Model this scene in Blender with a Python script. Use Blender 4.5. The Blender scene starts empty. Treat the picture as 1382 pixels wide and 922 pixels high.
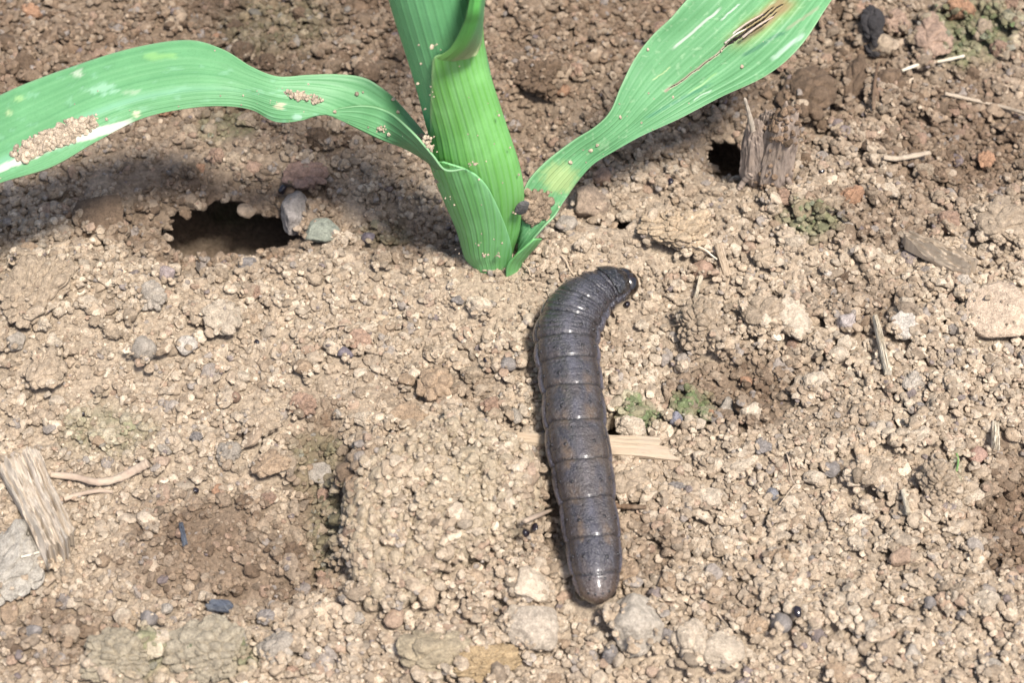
import bpy, math, random
import numpy as np
from mathutils import Vector, Matrix, Euler

random.seed(7)
RNG = np.random.default_rng(7)
SC = bpy.context.scene
COL = SC.collection

# ------------------------------------------------------------------ camera
PITCH = math.radians(52.0)
LENS, SENSOR = 70.0, 36.0
TANH = SENSOR / 2 / LENS
FRAME_W = 0.120                                   # metres across the picture at its centre
DIST = FRAME_W / 2 / TANH
CAM = np.array([0.0, -DIST * math.cos(PITCH), DIST * math.sin(PITCH)])
cam_data = bpy.data.cameras.new('camera')
cam_data.lens, cam_data.sensor_width = LENS, SENSOR
cam_data.clip_start, cam_data.clip_end = 0.005, 50.0
cam_data.dof.use_dof = True
cam_data.dof.focus_distance = DIST * 0.985
cam_data.dof.aperture_fstop = 38.0
cam = bpy.data.objects.new('camera', cam_data)
cam.location = CAM
cam.rotation_euler = (math.pi / 2 - PITCH, 0, 0)
COL.objects.link(cam)
SC.camera = cam

# ------------------------------------------------------------------ light
SUN_EL, SUN_AZ = math.radians(65), math.radians(-52)        # azimuth from +X, towards the camera
to_sun = Vector((math.cos(SUN_EL) * math.cos(SUN_AZ), math.cos(SUN_EL) * math.sin(SUN_AZ), math.sin(SUN_EL)))
world = bpy.data.worlds.new('World')
SC.world = world
world.use_nodes = True
wn = world.node_tree
sky = wn.nodes.new('ShaderNodeTexSky')
sky.sky_type = 'NISHITA'
sky.sun_disc = False
sky.sun_elevation = SUN_EL
sky.sun_rotation = math.pi / 2 - SUN_AZ
sky.dust_density = 3.0
wn.nodes['Background'].inputs['Strength'].default_value = 0.125
wn.links.new(sky.outputs[0], wn.nodes['Background'].inputs['Color'])
sun_data = bpy.data.lights.new('sun', 'SUN')
sun_data.energy = 4.3
sun_data.angle = math.radians(10)
sun_data.color = (1.0, 0.955, 0.88)
sun = bpy.data.objects.new('sun', sun_data)
sun.rotation_euler = to_sun.to_track_quat('Z', 'Y').to_euler()
COL.objects.link(sun)
SC.view_settings.view_transform = 'Standard'
SC.view_settings.look = 'None'
SC.view_settings.gamma = 1.0
SC.view_settings.exposure = 0.80

# ------------------------------------------------------------------ pixel -> place
FWD = np.array([0, math.cos(PITCH), -math.sin(PITCH)])
UPV = np.array([0, math.sin(PITCH), math.cos(PITCH)])
def ray(px, py):
    return FWD + np.array([1.0, 0, 0]) * (px - 691) / 691 * TANH - UPV * (py - 461) / 691 * TANH
def at_z(px, py, z=0.0):
    d = ray(px, py)
    return CAM + d * (z - CAM[2]) / d[2]
def at_y(px, py, y):
    d = ray(px, py)
    return CAM + d * (y - CAM[1]) / d[1]
def mpp(p):                                       # metres per photo pixel at a point
    return float(np.dot(np.asarray(p) - CAM, FWD)) * TANH / 691
def to_px(X, Y, Z=0.0):
    dx, dy, dz = X - CAM[0], Y - CAM[1], Z - CAM[2]
    f = dy * FWD[1] + dz * FWD[2]
    u = dy * UPV[1] + dz * UPV[2]
    return 691 + dx / f / TANH * 691, 461 - u / f / TANH * 691

# ------------------------------------------------------------------ noise
def _h(ix, iy, iz, seed):
    n = (ix.astype(np.int64) * 374761393 + iy.astype(np.int64) * 668265263 + iz.astype(np.int64) * 2147483647 + seed * 1274126177) & 0xffffffff
    n = ((n ^ (n >> 13)) * 1274126177) & 0xffffffff
    n = ((n ^ (n >> 16)) * 2246822519) & 0xffffffff
    return ((n ^ (n >> 15)) & 0xffff) / 65535.0
def vnoise(x, y, z=0.0, seed=0):
    x, y, z = np.broadcast_arrays(np.asarray(x, float), np.asarray(y, float), np.asarray(z, float))
    ix, iy, iz = np.floor(x), np.floor(y), np.floor(z)
    fx, fy, fz = x - ix, y - iy, z - iz
    fx, fy, fz = [f * f * (3 - 2 * f) for f in (fx, fy, fz)]
    r = 0
    for a in (0, 1):
        for b in (0, 1):
            for c in (0, 1):
                w = (fx if a else 1 - fx) * (fy if b else 1 - fy) * (fz if c else 1 - fz)
                r = r + w * _h(ix + a, iy + b, iz + c, seed)
    return r * 2 - 1
def fbm(x, y, z=0.0, seed=0, octv=3):
    r, a = 0, 1.0
    for o in range(octv):
        r = r + a * vnoise(np.asarray(x) * 2 ** o, np.asarray(y) * 2 ** o, np.asarray(z) * 2 ** o, seed + o)
        a *= 0.5
    return r / 1.75
def smooth(a, b, x):
    t = np.clip((np.asarray(x, float) - a) / (b - a), 0, 1)
    return t * t * (3 - 2 * t)
def catmull(P, n):
    P = np.asarray(P, float)
    m = len(P)
    flat = P.reshape(m, -1)
    t = np.linspace(0, m - 1 - 1e-9, n)
    i = t.astype(int)
    f = (t - i)[:, None]
    g = lambda k: flat[np.clip(k, 0, m - 1)]
    p0, p1, p2, p3 = g(i - 1), g(i), g(i + 1), g(i + 2)
    r = 0.5 * (2 * p1 + (p2 - p0) * f + (2 * p0 - 5 * p1 + 4 * p2 - p3) * f ** 2 + (3 * p1 - p0 - 3 * p2 + p3) * f ** 3)
    return r.reshape((n,) + P.shape[1:])

# ------------------------------------------------------------------ mesh helpers
def mesh_of(name, verts, faces, smooth_=True):
    me = bpy.data.meshes.new(name)
    me.from_pydata([tuple(v) for v in np.asarray(verts)], [], [tuple(int(k) for k in f) for f in faces])
    if smooth_:
        me.polygons.foreach_set('use_smooth', [True] * len(me.polygons))
    me.update()
    return me
def add(name, me, mat=None, parent=None, loc=None):
    o = bpy.data.objects.new(name, me)
    COL.objects.link(o)
    if mat and not me.materials:
        me.materials.append(mat)
    if parent:
        o.parent = parent
    if loc is not None:
        o.location = loc
    return o
def tag(o, label=None, cat=None, group=None, kind=None):
    if label: o['label'] = label
    if cat: o['category'] = cat
    if group: o['group'] = group
    if kind: o['kind'] = kind
    return o
def empty(name, loc):
    o = bpy.data.objects.new(name, None)
    COL.objects.link(o)
    o.location = loc
    o.empty_display_size = 0.005
    return o
def grid_faces(n, m, wrap=False, off=0):
    f = []
    for i in range(n - 1):
        for j in range(m if wrap else m - 1):
            k = (j + 1) % m
            f.append((off + i * m + j, off + i * m + k, off + (i + 1) * m + k, off + (i + 1) * m + j))
    return f
def color_attr(me, cols, name='tint'):
    a = me.color_attributes.new(name, 'FLOAT_COLOR', 'POINT')
    c = np.ones((len(me.vertices), 4), np.float32)
    c[:, :3] = cols
    a.data.foreach_set('color', c.ravel())
def uv_grid(me, U, V):
    uvl = me.uv_layers.new(name='UVMap')
    li = np.zeros(len(me.loops), np.int32)
    me.loops.foreach_get('vertex_index', li)
    uvl.data.foreach_set('uv', np.stack([U.ravel()[li], V.ravel()[li]], 1).astype(np.float32).ravel())
def icosphere(sub):
    t = (1 + 5 ** .5) / 2
    v = [(-1, t, 0), (1, t, 0), (-1, -t, 0), (1, -t, 0), (0, -1, t), (0, 1, t), (0, -1, -t), (0, 1, -t), (t, 0, -1), (t, 0, 1), (-t, 0, -1), (-t, 0, 1)]
    v = [np.array(p) / np.linalg.norm(p) for p in v]
    f = [(0, 11, 5), (0, 5, 1), (0, 1, 7), (0, 7, 10), (0, 10, 11), (1, 5, 9), (5, 11, 4), (11, 10, 2), (10, 7, 6), (7, 1, 8), (3, 9, 4), (3, 4, 2), (3, 2, 6), (3, 6, 8), (3, 8, 9), (4, 9, 5), (2, 4, 11), (6, 2, 10), (8, 6, 7), (9, 8, 1)]
    for _ in range(sub):
        mid, nf = {}, []
        def mp(a, b):
            k = (min(a, b), max(a, b))
            if k not in mid:
                m = v[a] + v[b]
                v.append(m / np.linalg.norm(m))
                mid[k] = len(v) - 1
            return mid[k]
        for a, b, c in f:
            x, y, z = mp(a, b), mp(b, c), mp(c, a)
            nf += [(a, x, z), (b, y, x), (c, z, y), (x, y, z)]
        f = nf
    return np.array(v), f
ICO = {k: icosphere(k) for k in (1, 2, 3, 4, 5)}
def rand_dirs(n, rng):
    d = rng.normal(size=(n, 3))
    return d / np.linalg.norm(d, axis=1, keepdims=True)
def grain_shape(sub, seed, planes=11, p=9, lumps=0, lump_amp=0.0, rough=0.03):
    """a worn many-sided crumb of about unit radius; with lumps it is a crust of fused crumbs"""
    rng = np.random.default_rng(seed)
    V, F = ICO[sub]
    N = rand_dirs(planes, rng)
    d = rng.uniform(0.66, 1.0, planes)
    c = np.clip(V @ N.T, 0, None) / d
    r = np.clip(((c ** p).sum(1)) ** (-1 / p), 0.5, 1.12)
    r = r * (1 + rough * fbm(V[:, 0] * 3, V[:, 1] * 3, V[:, 2] * 3, seed, 3))
    P = V * r[:, None]
    if lumps:
        C = rand_dirs(lumps, rng)
        C = C * rng.uniform(0.9, 1.05, (lumps, 1))
        D = np.sqrt(((V[:, None, :] - C[None]) ** 2).sum(2))
        D.sort(axis=1)
        R = 1.9 / math.sqrt(lumps)
        dome = np.sqrt(np.clip(1 - (D[:, 0] / R) ** 2, 0, 1)) - 0.35
        crack = smooth(0, 0.35 * R, D[:, 1] - D[:, 0])
        P = P * (1 + lump_amp * (0.55 * dome + 0.75 * crack - 0.5))[:, None]
    return P, F

# ------------------------------------------------------------------ materials
def new_mat(name):
    m = bpy.data.materials.new(name)
    m.use_nodes = True
    nt = m.node_tree
    return m, nt, nt.nodes['Principled BSDF']
def node(nt, kind, **kw):
    n = nt.nodes.new(kind)
    for k, v in kw.items():
        if k in n.inputs.keys():
            n.inputs[k].default_value = v
        else:
            setattr(n, k, v)
    return n
def mixc(nt, a, b, fac, mode='MIX'):
    n = nt.nodes.new('ShaderNodeMix')
    n.data_type = 'RGBA'
    n.blend_type = mode
    for sock, val in ((n.inputs[6], a), (n.inputs[7], b), (n.inputs[0], fac)):
        if hasattr(val, 'links') or hasattr(val, 'is_linked'):
            nt.links.new(val, sock)
        elif isinstance(val, (int, float)):
            sock.default_value = val
        else:
            sock.default_value = (*val, 1)
    return n.outputs[2]
def ramp(nt, fac, a, b, va=0.0, vb=1.0):
    n = nt.nodes.new('ShaderNodeMapRange')
    n.inputs[1].default_value, n.inputs[2].default_value = a, b
    n.inputs[3].default_value, n.inputs[4].default_value = va, vb
    nt.links.new(fac, n.inputs[0])
    return n.outputs[0]
def soil_mat(name, source, fine=5200.0, bump=0.75, rough=0.95, mott=0.34):
    m, nt, b = new_mat(name)
    if source == 'instance':
        c = node(nt, 'ShaderNodeAttribute', attribute_name='tint', attribute_type='INSTANCER').outputs['Color']
    elif source == 'vertex':
        c = node(nt, 'ShaderNodeAttribute', attribute_name='tint').outputs['Color']
    else:
        c = nt.nodes.new('ShaderNodeObjectInfo').outputs['Color']
    g = nt.nodes.new('ShaderNodeNewGeometry')
    n1 = node(nt, 'ShaderNodeTexNoise', Scale=1400.0, Detail=4.0, Roughness=0.65)
    n2 = node(nt, 'ShaderNodeTexNoise', Scale=fine, Detail=3.0, Roughness=0.7)
    for n in (n1, n2):
        nt.links.new(g.outputs['Position'], n.inputs['Vector'])
    f1 = ramp(nt, n1.outputs['Fac'], 0.32, 0.68, 1 - mott, 1 + mott * 0.6)
    f2 = ramp(nt, n2.outputs['Fac'], 0.32, 0.68, 0.70, 1.18)
    mu = node(nt, 'ShaderNodeMath', operation='MULTIPLY')
    nt.links.new(f1, mu.inputs[0]); nt.links.new(f2, mu.inputs[1])
    cc = nt.nodes.new('ShaderNodeVectorMath'); cc.operation = 'SCALE'
    nt.links.new(c, cc.inputs[0]); nt.links.new(mu.outputs[0], cc.inputs['Scale'])
    nt.links.new(cc.outputs[0], b.inputs['Base Color'])
    b.inputs['Roughness'].default_value = rough
    b.inputs['Specular IOR Level'].default_value = 0.25
    bp = node(nt, 'ShaderNodeBump', Strength=bump, Distance=0.0004)
    nt.links.new(n2.outputs['Fac'], bp.inputs['Height'])
    nt.links.new(bp.outputs[0], b.inputs['Normal'])
    return m
M_CRUMB = soil_mat('soil_crumb', 'instance')
M_CLOD = soil_mat('soil_clod', 'object', bump=1.0, mott=.36)
M_GROUND = soil_mat('soil_ground', 'vertex', fine=2600.0, bump=1.0)
def gloss_mat(name, color, rough=0.12):
    m, nt, b = new_mat(name)
    n = node(nt, 'ShaderNodeTexNoise', Scale=1500.0, Detail=3.0)
    g = nt.nodes.new('ShaderNodeNewGeometry')
    nt.links.new(g.outputs['Position'], n.inputs['Vector'])
    nt.links.new(mixc(nt, [c * 0.6 for c in color], [c * 1.5 for c in color], n.outputs['Fac']), b.inputs['Base Color'])
    nt.links.new(ramp(nt, n.outputs['Fac'], 0.3, 0.7, rough * 0.6, rough * 2), b.inputs['Roughness'])
    return m
M_BEAD = gloss_mat('dark_bead', (0.012, 0.009, 0.012))
def fibre_mat(name, c1, c2, c3, rough=0.8, sx=2600.0, sy=140.0, bump=0.8):
    """dry plant fibre or weathered wood: streaks along the length (UV in metres)"""
    m, nt, b = new_mat(name)
    uv = nt.nodes.new('ShaderNodeUVMap'); uv.uv_map = 'UVMap'
    mp = nt.nodes.new('ShaderNodeMapping')
    mp.inputs['Scale'].default_value = (sx, sy, 1)
    nt.links.new(uv.outputs[0], mp.inputs[0])
    n1 = node(nt, 'ShaderNodeTexNoise', Scale=1.0, Detail=8.0, Roughness=0.68)
    nt.links.new(mp.outputs[0], n1.inputs['Vector'])
    n2 = node(nt, 'ShaderNodeTexNoise', Scale=420.0, Detail=3.0)
    g = nt.nodes.new('ShaderNodeNewGeometry')
    nt.links.new(g.outputs['Position'], n2.inputs['Vector'])
    a = mixc(nt, c1, c2, ramp(nt, n1.outputs['Fac'], 0.36, 0.62))
    a = mixc(nt, a, c3, ramp(nt, n2.outputs['Fac'], 0.5, 0.68, 0, 0.75))
    nt.links.new(a, b.inputs['Base Color'])
    b.inputs['Roughness'].default_value = rough
    b.inputs['Specular IOR Level'].default_value = 0.3
    bp = node(nt, 'ShaderNodeBump', Strength=bump, Distance=0.0003)
    nt.links.new(n1.outputs['Fac'], bp.inputs['Height'])
    nt.links.new(bp.outputs[0], b.inputs['Normal'])
    return m
M_STRAW = fibre_mat('dry_straw', (0.41, 0.325, 0.235), (0.31, 0.235, 0.165), (0.35, 0.275, 0.205))
M_WHITE_STRAW = fibre_mat('bleached_straw', (0.60, 0.54, 0.44), (0.42, 0.36, 0.27), (0.48, 0.41, 0.31))
M_WOOD = fibre_mat('weathered_wood', (.50, .43, .35), (.37, .31, .245), (.45, .37, .285), sx=5000, sy=330, bump=1.0)
M_GREYWOOD = fibre_mat('grey_wood', (.46, .375, .285), (.30, .235, .17), (.46, .37, .28), sx=5000, sy=330, bump=1.0)
M_ROOT = fibre_mat('dry_root', (0.40, 0.32, 0.24), (0.26, 0.19, 0.145), (0.34, 0.25, 0.19), sx=900, sy=300)
M_TWIG = fibre_mat('brown_twig', (0.16, 0.10, 0.06), (0.07, 0.045, 0.03), (0.22, 0.16, 0.11), sx=900, sy=300)
M_STUB = fibre_mat('dead_stub', (.31, .245, .20), (.18, .14, .115), (.30, .23, .175), sx=1500, sy=240, bump=1.0)
M_SLATE = fibre_mat('slate_flake', (0.13, 0.145, 0.175), (0.07, 0.078, 0.10), (0.2, 0.2, 0.2), sx=1200, sy=500)
M_CHAR = fibre_mat('charcoal', (0.05, 0.045, 0.05), (0.012, 0.011, 0.016), (0.05, 0.045, 0.05), rough=0.55, sx=900, sy=300)

# ------------------------------------------------------------------ terrain
BUMPS = [  # px, py, half width px, half height px, height in mm
    (252, 345, 34, 14, -4.0), (300, 290, 120, 52, -3.2), (986, 202, 40, 36, -2.2), (838, 292, 34, 14, -2.2),
    (1385, 690, 70, 90, -4.0), (432, 690, 46, 100, -3.0), (1000, 505, 120, 60, -1.4), (735, 690, 24, 40, -2.2),
    (560, 300, 110, 40, -1.8), (330, 790, 130, 50, -1.2), (715, 165, 40, 45, -3.0), (1300, 170, 90, 70, -1.8), (820, 575, 14, 22, -2.5),
    (790, 335, 130, 42, 1.6), (640, 385, 90, 35, 1.0), (1030, 300, 110, 50, 1.0), (100, 420, 110, 70, 1.8), (590, 665, 140, 110, 1.0),
    (1210, 560, 160, 70, 0.8), (1100, 820, 220, 70, 1.0), (200, 890, 120, 50, 1.6), (950, 440, 50, 40, 0.8),
]
_bumps = []
for px, py, hw, hh, hgt in BUMPS:
    c = at_z(px, py)
    k = mpp(c)
    dv = CAM - c
    _bumps.append((c[0], c[1], hw * k, hh * k / (dv[2] / np.linalg.norm(dv)), hgt * .001))
def terrain(x, y):
    x, y = np.asarray(x, float), np.asarray(y, float)
    h = -0.0011 + 0.0016 * fbm(x * 38, y * 38, 0.3, 11, 2) + 0.0007 * fbm(x * 150, y * 150, 0.7, 12, 2)
    for cx, cy, rx, ry, a in _bumps:
        q = ((x - cx) / rx) ** 2 + ((y - cy) / ry) ** 2
        h = h + a * (np.exp(-q * q * 0.55 - 0.35 * q))
    return h

# hollows, undercut so that they stay dark: mouth centre px, half sizes px, depth (m), how far they run back under the added roof (m)
HOLLOWS = []
for px, py, hw, hh, dep, back in ((302, 292, 92, 38, .016, .018), (986, 202, 25, 22, .009, .009), (838, 292, 17, 7, .005, .005), (255, 362, 9, 13, .005, .005), (826, 580, 10, 15, .004, .004)):
    c = at_z(px, py, -.0005)
    k = mpp(c)
    HOLLOWS.append((c[0], c[1], hw * k, hh * k / .74, dep, back))
def mouth(x, y):
    m = np.zeros(np.broadcast(x, y).shape, bool)
    for cx, cy, rx, ry, dep, back in HOLLOWS:
        q = ((x - cx) / rx) ** 2 + ((y - cy) / ry) ** 2
        m |= q < 1 + 1.0 * fbm(x * 300, y * 300, 0, 17, 4)
    return m
def pit_depth(x, y):
    d = 0
    for cx, cy, rx, ry, dep, back in HOLLOWS:
        yy = np.where(y > cy, (y - cy) / (ry + back), (y - cy) / (ry + .0012))
        q = ((x - cx) / (rx + .35 * back)) ** 2 + yy ** 2
        d = np.maximum(d, dep * (1 - smooth(.55, 1.0, q)))
    return d

# colours of dry and damp soil; damp ground with some painted shade, moss and rust as patches
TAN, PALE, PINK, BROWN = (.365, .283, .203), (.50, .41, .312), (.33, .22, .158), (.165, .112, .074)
GREY, VIOLET, ORANGE, GREEN, DARK = (.26, .23, .21), (.15, .125, .135), (.34, .245, .165), (.13, .17, .075), (.03, .028, .032)
DAMP_SHADE = [(300, 735, 150, 90, .8), (440, 660, 60, 130, .75), (1000, 515, 110, 60, .8), (1300, 170, 130, 110, .9), (1390, 680, 80, 110, .85),
        (300, 280, 220, 80, .75), (560, 310, 120, 45, .6), (1170, 400, 90, 50, .55), (1120, 560, 90, 40, .3), (80, 850, 90, 60, .65),  # rows at the hollow, beside and behind the stem paint shade into the soil
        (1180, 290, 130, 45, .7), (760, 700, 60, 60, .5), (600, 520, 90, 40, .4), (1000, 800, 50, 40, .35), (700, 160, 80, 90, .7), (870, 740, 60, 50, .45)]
MOSS = [(858, 556, 36, 22, .95), (940, 540, 28, 26, .95), (1090, 300, 42, 22, .55), (190, 885, 60, 35, .45), (300, 890, 60, 30, .45), (140, 575, 70, 40, .28),
        (1310, 35, 70, 45, .55), (430, 610, 40, 40, .22), (300, 165, 45, 22, .35), (370, 25, 90, 40, .2), (520, 300, 40, 20, .2), (640, 690, 40, 50, .14),
        (1290, 640, 14, 30, .3), (440, 700, 30, 60, .25)]
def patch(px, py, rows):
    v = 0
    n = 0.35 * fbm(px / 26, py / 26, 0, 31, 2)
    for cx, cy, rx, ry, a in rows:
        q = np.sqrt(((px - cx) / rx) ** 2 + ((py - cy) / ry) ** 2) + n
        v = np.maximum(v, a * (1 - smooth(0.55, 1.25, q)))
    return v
def soil_color(x, y, rng, spread=1.0):
    n = len(x)
    px, py = to_px(x, y)
    back = 0.80 * (1 - smooth(90, 350, py)) * (1 - 0.25 * smooth(900, 1300, px))        # darker soil colour behind the plant
    damp = np.clip(np.maximum(patch(px, py, DAMP_SHADE), back) + 0.20 * fbm(px / 60, py / 60, 0, 41, 2), 0, 1)  # weight of the brown: damp ground, painted shade and the darker back
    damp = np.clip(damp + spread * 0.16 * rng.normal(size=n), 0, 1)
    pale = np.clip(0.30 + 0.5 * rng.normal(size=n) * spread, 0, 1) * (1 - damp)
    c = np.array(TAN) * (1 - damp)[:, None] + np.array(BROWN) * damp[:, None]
    c = c + (np.array(PALE) - np.array(TAN)) * pale[:, None]
    c = c * (1 + 0.15 * spread * rng.normal(size=n))[:, None]
    u = rng.random(n)
    for lo, hi, k, w in ((0, .05, PINK, .6), (.05, .085, GREY, .7), (.085, .093, VIOLET, .7), (.1, .13, ORANGE, .5)):
        s = ((u >= lo) & (u < hi))[:, None] * w * spread
        c = c * (1 - s) + np.array(k) * s
    g = np.clip(patch(px, py, MOSS) * (1 + 0.35 * rng.normal(size=n)) , 0, 1)[:, None] * 0.9
    c = c * (1 - g) + np.array(GREEN) * g * (0.8 + 0.4 * rng.random((n, 1)))
    return np.clip(c, 0.01, 0.75)

# the ground: one sheet, fine where the picture looks, reaching far out
def graded(lo, hi, step, far):
    inner = np.arange(lo, hi + step / 2, step)
    out, s, k = [], step, hi
    ext = []
    while k < far:
        s *= 1.35
        k += s
        ext.append(k)
    lo_ext, s, k = [], step, lo
    while k > -far:
        s *= 1.35
        k -= s
        lo_ext.append(k)
    return np.concatenate([lo_ext[::-1], inner, ext])
gx, gy = graded(-0.13, 0.13, 0.0008, 6.0), graded(-0.09, 0.155, 0.0008, 6.0)
XX, YY = np.meshgrid(gx, gy)
ZZ = terrain(XX, YY) - pit_depth(XX, YY) + 0.0003 * fbm(XX * 900, YY * 900, 0, 5, 2)
edge = np.maximum(np.abs(XX), np.abs(YY))
ZZ = ZZ + np.where(edge > 0.2, 0.02 * fbm(XX * 2.3, YY * 2.3, 0, 61, 3) * smooth(0.2, 1.0, edge), 0)
gm = mesh_of('ground', np.stack([XX.ravel(), YY.ravel(), ZZ.ravel()], 1), grid_faces(len(gy), len(gx)))
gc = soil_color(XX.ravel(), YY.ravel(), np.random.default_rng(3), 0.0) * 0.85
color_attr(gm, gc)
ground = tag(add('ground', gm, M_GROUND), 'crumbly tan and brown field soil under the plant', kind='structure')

# roof added over each hollow to keep light out of it
for cx, cy, rx, ry, dep, back in HOLLOWS:
    ax = np.arange(cx - rx - .35 * back - .003, cx + rx + .35 * back + .003, .0004)
    ay = np.arange(cy - ry - .004, cy + ry + back + .003, .0004)
    qx, qy = np.meshgrid(ax, ay)
    qz = terrain(qx, qy) + .00025 + .0002 * fbm(qx * 700, qy * 700, 0, 19, 2)
    hole = mouth(qx, qy)
    fc = [f for f in grid_faces(len(ay), len(ax)) if not hole.ravel()[list(f)].any()]
    cm = mesh_of('soil_crust', np.stack([qx.ravel(), qy.ravel(), qz.ravel()], 1), fc)  # mesh of the added roof
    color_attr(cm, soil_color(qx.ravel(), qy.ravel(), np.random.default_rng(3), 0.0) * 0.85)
    co = add('soil_crust', cm, M_GROUND, ground)  # added roof that keeps light out of the hollow
    md = co.modifiers.new('thickness', 'SOLIDIFY'); md.thickness = .0012; md.offset = -1

# ------------------------------------------------------------------ height map on which crumbs settle
GX0, GX1, GY0, GY1, RES = -0.125, 0.125, -0.085, 0.15, 0.0002
HX, HY = np.arange(GX0, GX1, RES), np.arange(GY0, GY1, RES)
H = terrain(*np.meshgrid(HX, HY))
H0 = H.copy()
STEEP = mouth(*np.meshgrid(HX, HY))                    # no crumb hangs over a hollow's mouth
TAKEN = np.zeros(H.shape, bool)                      # ground taken by single clods and sticks
def hsample(x, y, r=0.0006, q=70):
    i, j, k = int((y - GY0) / RES), int((x - GX0) / RES), max(1, int(r / RES))
    w = H[max(0, i - k):i + k + 1, max(0, j - k):j + k + 1]
    return float(np.percentile(w, q)) if w.size else float(terrain(x, y))
def settle(x, y, rx, ry, rz, zc=None, seat=0.35):
    """lets an ellipsoid sink onto the heap and raises the height map; gives its centre height"""
    ki, kj = int(ry / RES) + 1, int(rx / RES) + 1
    i, j = int((y - GY0) / RES), int((x - GX0) / RES)
    i0, i1, j0, j1 = max(0, i - ki), min(H.shape[0], i + ki + 1), max(0, j - kj), min(H.shape[1], j + kj + 1)
    if i0 >= i1 or j0 >= j1:
        return None
    w = H[i0:i1, j0:j1]
    q = ((HY[i0:i1, None] - y) / ry) ** 2 + ((HX[None, j0:j1] - x) / rx) ** 2
    m = q < 1
    if not m.any():
        m = q <= q.min()
    if zc is None:
        zc = float(w[m].mean()) * 0.6 + float(w[m].max()) * 0.4 + seat * rz
    top = zc + rz * np.sqrt(np.clip(1 - q, 0, 1))
    H[i0:i1, j0:j1] = np.where(m, np.maximum(w, top), w)
    return zc

# ------------------------------------------------------------------ caterpillar centre line (needed by the crumbs too)
CAT = np.array([(807, 811, 22), (806.5, 803, 46), (805, 790, 58), (804, 778, 66), (801, 735, 75), (793, 683, 77), (785.5, 633, 84), (777, 581, 84), (773, 534, 83),
                (768, 496, 85), (764.5, 467, 87), (767, 443, 87), (780, 417, 84), (796, 401, 73), (812, 391, 63), (827, 385.5, 54), (837, 382, 42)], float)
CAT[:, 2] *= .96
cat_pts = []
for px, py, w in CAT:
    p = at_z(px, py, 0.003)
    r = w / 2 * mpp(p)
    p = at_z(px, py, 0.0006 + 0.80 * r)
    cat_pts.append((*p, w / 2 * mpp(p)))
cat_pts = catmull(cat_pts, 1200)
seg_len = np.r_[0, np.cumsum(np.linalg.norm(np.diff(cat_pts[:, :3], axis=0), axis=1))]
CAT_L = seg_len[-1]
NR = 520
cs = np.linspace(0, CAT_L, NR)
SPINE = np.stack([np.interp(cs, seg_len, cat_pts[:, k]) for k in range(4)], 1)
def cat_clear(x, y):
    d = np.hypot(SPINE[::6, 0] - x, SPINE[::6, 1] - y)
    k = int(d.argmin())
    return d[k] / SPINE[::6, 3][k], d[k] - SPINE[::6, 3][k]
STEM_BASE = at_z(666, 348, 0.0)
Y0 = STEM_BASE[1]

# ------------------------------------------------------------------ clods, stones and pebbles of their own
COLOURS = dict(tan=TAN, pale=PALE, pink=PINK, brown=BROWN, grey=GREY, violet=VIOLET, orange=ORANGE, green=(.26, .25, .16), white=(.46, .405, .345), dark=DARK, slate=(.2, .2, .21), rust=(.36, .21, .13), greytan=(.36, .31, .255))
CLOD_MESH = {}
def clod_mesh(kind, v):
    key = (kind, v)
    if key not in CLOD_MESH:
        if kind == 'stone':
            P, F = grain_shape(4, 500 + v, planes=9, p=22, rough=0.09)
        elif kind == 'round':
            P, F = grain_shape(3, 600 + v, planes=26, p=7, rough=0.03)
        elif kind == 'lump':
            P, F = grain_shape(4, 700 + v, planes=9, p=16, lumps=16, lump_amp=0.24, rough=0.16)
        else:                                     # crust: many fused crumbs
            P, F = grain_shape(5, 800 + v, planes=10, p=10, lumps=110, lump_amp=0.26, rough=0.16)
        CLOD_MESH[key] = mesh_of('soil_' + kind, P, F)
        CLOD_MESH[key].materials.append(M_CLOD)
    return CLOD_MESH[key]
NC = [0]
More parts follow.
